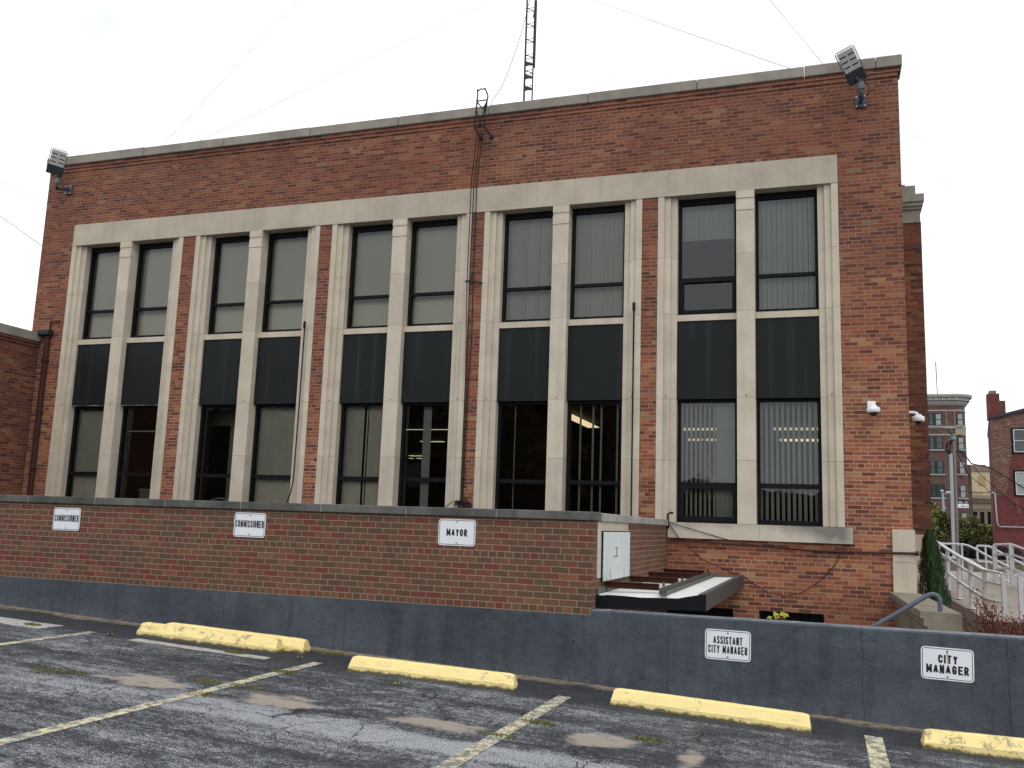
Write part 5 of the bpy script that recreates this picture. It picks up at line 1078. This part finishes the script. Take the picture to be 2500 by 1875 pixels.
for (x0, x1, z0, z1) in ((12.90, 14.5, 6.24, 7.86), (12.90, 14.5, 3.24, 4.86)):
    m = MB(); m.box(x0 - .1, x1 + .1, 71.90, 72, z0 - .08, z1 + .12); mm = m.build('window', 'frame', rd)
    m = MB(); ring(m, x0, x1, z0, z1, 71.84, 71.90, .055); m.box(x0, x1, 71.845, 71.90, (z0 + z1) / 2 - .02, (z0 + z1) / 2 + .02); m.build('sash', 'white_metal', mm)
    m = MB(); m.box(x0 + .05, x1 - .05, 71.88, 71.895, z0 + .05, z1 - .05); m.build('pane', 'glass_far' if z0 > 5 else 'pale_blind', mm)
m = MB(); m.tube([(11.30, 71.8, 3.28), (11.48, 71.8, 3.40), (11.56, 71.8, 3.33), (11.62, 71.8, 1.3), (11.66, 71.8, 1.12), (11.78, 71.8, 1.0), (14.5, 71.8, 1.0)], .045, 8); m.build('conduit', 'pole_steel', rd)
m = MB()
for q in range(2): m.tube([(12.84 + q * .17, 71.8, 2.88), (12.95 + q * .17, 71.8, 1.95)], .02, 4)
for q in range(9): m.tube([(12.845 + q * .012, 71.8, 2.8 - q * .1), (13.015 + q * .012, 71.8, 2.8 - q * .1)], .012, 4)
m.build('ladder', 'mauve', rd)

# ------------------------------------------------------------------ trees far off and behind the viewpoint
def tree(name, x, y, z0, h, rad, label, mat, n=1500, size=.16, group=None, clumps=26, squash=.8, trunk=.3):
    t = thing(name, (x, y, z0), label, 'tree', group)
    m = MB(); m.tube([(x, y, z0), (x + .1, y, z0 + h * .35), (x - .05, y, z0 + h * .75)], [.035 * h, .025 * h, .01 * h], 7)
    cs = []
    for q in range(clumps):
        a = random.random() * 6.28; v = random.random() ** .5 * rad * .8; zz = z0 + h * (trunk + (1 - trunk) * random.random() ** .9) ; k = 1 - .5 * abs((zz - z0) / h - .55)
        c = Vector((x + v * k * math.cos(a), y + v * k * math.sin(a), zz)); cs.append(c)
        m.tube([(x, y, z0 + h * .3), (x * .5 + c.x * .5, y * .5 + c.y * .5, c.z - h * .08), c], [.014 * h, .008 * h, .003 * h], 4)
    m.build('trunk', 'bark', t)
    m = MB()
    for c in cs:
        r_ = rad * random.uniform(.22, .42); add_leaves(m, c, (r_, r_, r_ * squash), n // clumps, size, .6)
    m.build('crown', mat, t); return t
tg = 'trees in front of the far buildings'
tree('leafy_tree', 8.6, 82, -1.98, 4.9, 1.5, 'tallest yellowish green tree beside the dark brick pylon', 'green1', 4200, .12, tg, trunk=.35)
tree('leafy_tree', 9.9, 84, -1.98, 3.7, 1.6, 'low bushy green tree behind the utility pole', 'green2', 4200, .11, tg, trunk=.3)
tree('leafy_tree', 11.4, 86, -1.98, 3.7, 1.7, 'rounded green tree right of the utility pole', 'green1', 4200, .11, tg, trunk=.3)
tree('leafy_tree', 13.2, 88, -1.98, 3.2, 1.7, 'olive green tree left of the red brick building', 'green1', 4200, .11, tg, trunk=.3)
tree('leafy_tree', 7.8, 79, -1.98, 3.4, 1.4, 'dark green tree lowest beside the pylon base', 'green2', 3600, .11, tg, trunk=.3)
hg = thing('shade_hedge', (7, 60, -1.98), 'dark hedge painted as the shade under the trees behind the ramp railings', 'hedge')
m = MB(); add_leaves(m, (7.8, 60, -.95), (3.4, .8, .85), 5200, .09, .6); m.build('foliage', 'hedge', hg)
m = MB(); m.box(4.8, 10.8, 59.8, 60.2, -1.98, -.40); m.build('shade_slab', 'door', hg)  # flat dark slab standing for the deep shade behind the leaves
# across the lot, seen only as reflections in the window glass
rbld = thing('rear_brick_building', (-45, -46, -1.8), 'dark brick building across the car park mirrored in the lower windows', 'building')
m = MB(); m.box(-95, -17, -58, -46, -2, 10.5); m.build('wall', 'refl_brick', rbld)
m = MB(); m.box(-16.9, 12, -56, -49, -2, 3.5); m.build('reflection_block', 'refl_brick', rbld)  # unseen low block added to darken reflections in the right bay's lower panes
m = MB(); m.box(-95.2, -16.8, -58.2, -45.8, 10.5, 11.1); m.build('coping', 'lime_top', rbld)
for q in range(12):
    m = MB(); m.box(-24 - q * 6, -22.4 - q * 6, -46.05, -45.9, 3, 5.2); m.build('window', 'glass_far', rbld)
tr_g = 'trees across the car park'
for (x, y, h, lab) in ((-18, -34, 11.5, 'tall rusty autumn tree mirrored in the fourth bay'), (-13.5, -42, 8.5, 'smaller autumn tree beside the rear brick building'), (-26, -36, 12, 'broad autumn tree before the rear brick building')):
    tree('autumn_tree', x, y, -1.8, h, h * .36, lab, 'autumn', 2600, .28, tr_g, 34)
for (x, y, h, lab) in ((-8.5, -44, 5.4, 'low bare tree mirrored in the right bay'), (-3.5, -46, 5.0, 'low thinning tree mirrored beside the right bay'), (2, -46, 5.6, 'low dark tree across the car park')):
    tree('autumn_tree', x, y, -1.8, h, h * .5, lab, 'autumn', 1500, .2, tr_g, 26)
for o in bpy.data.objects:
    if '_o' in o: del o['_o']
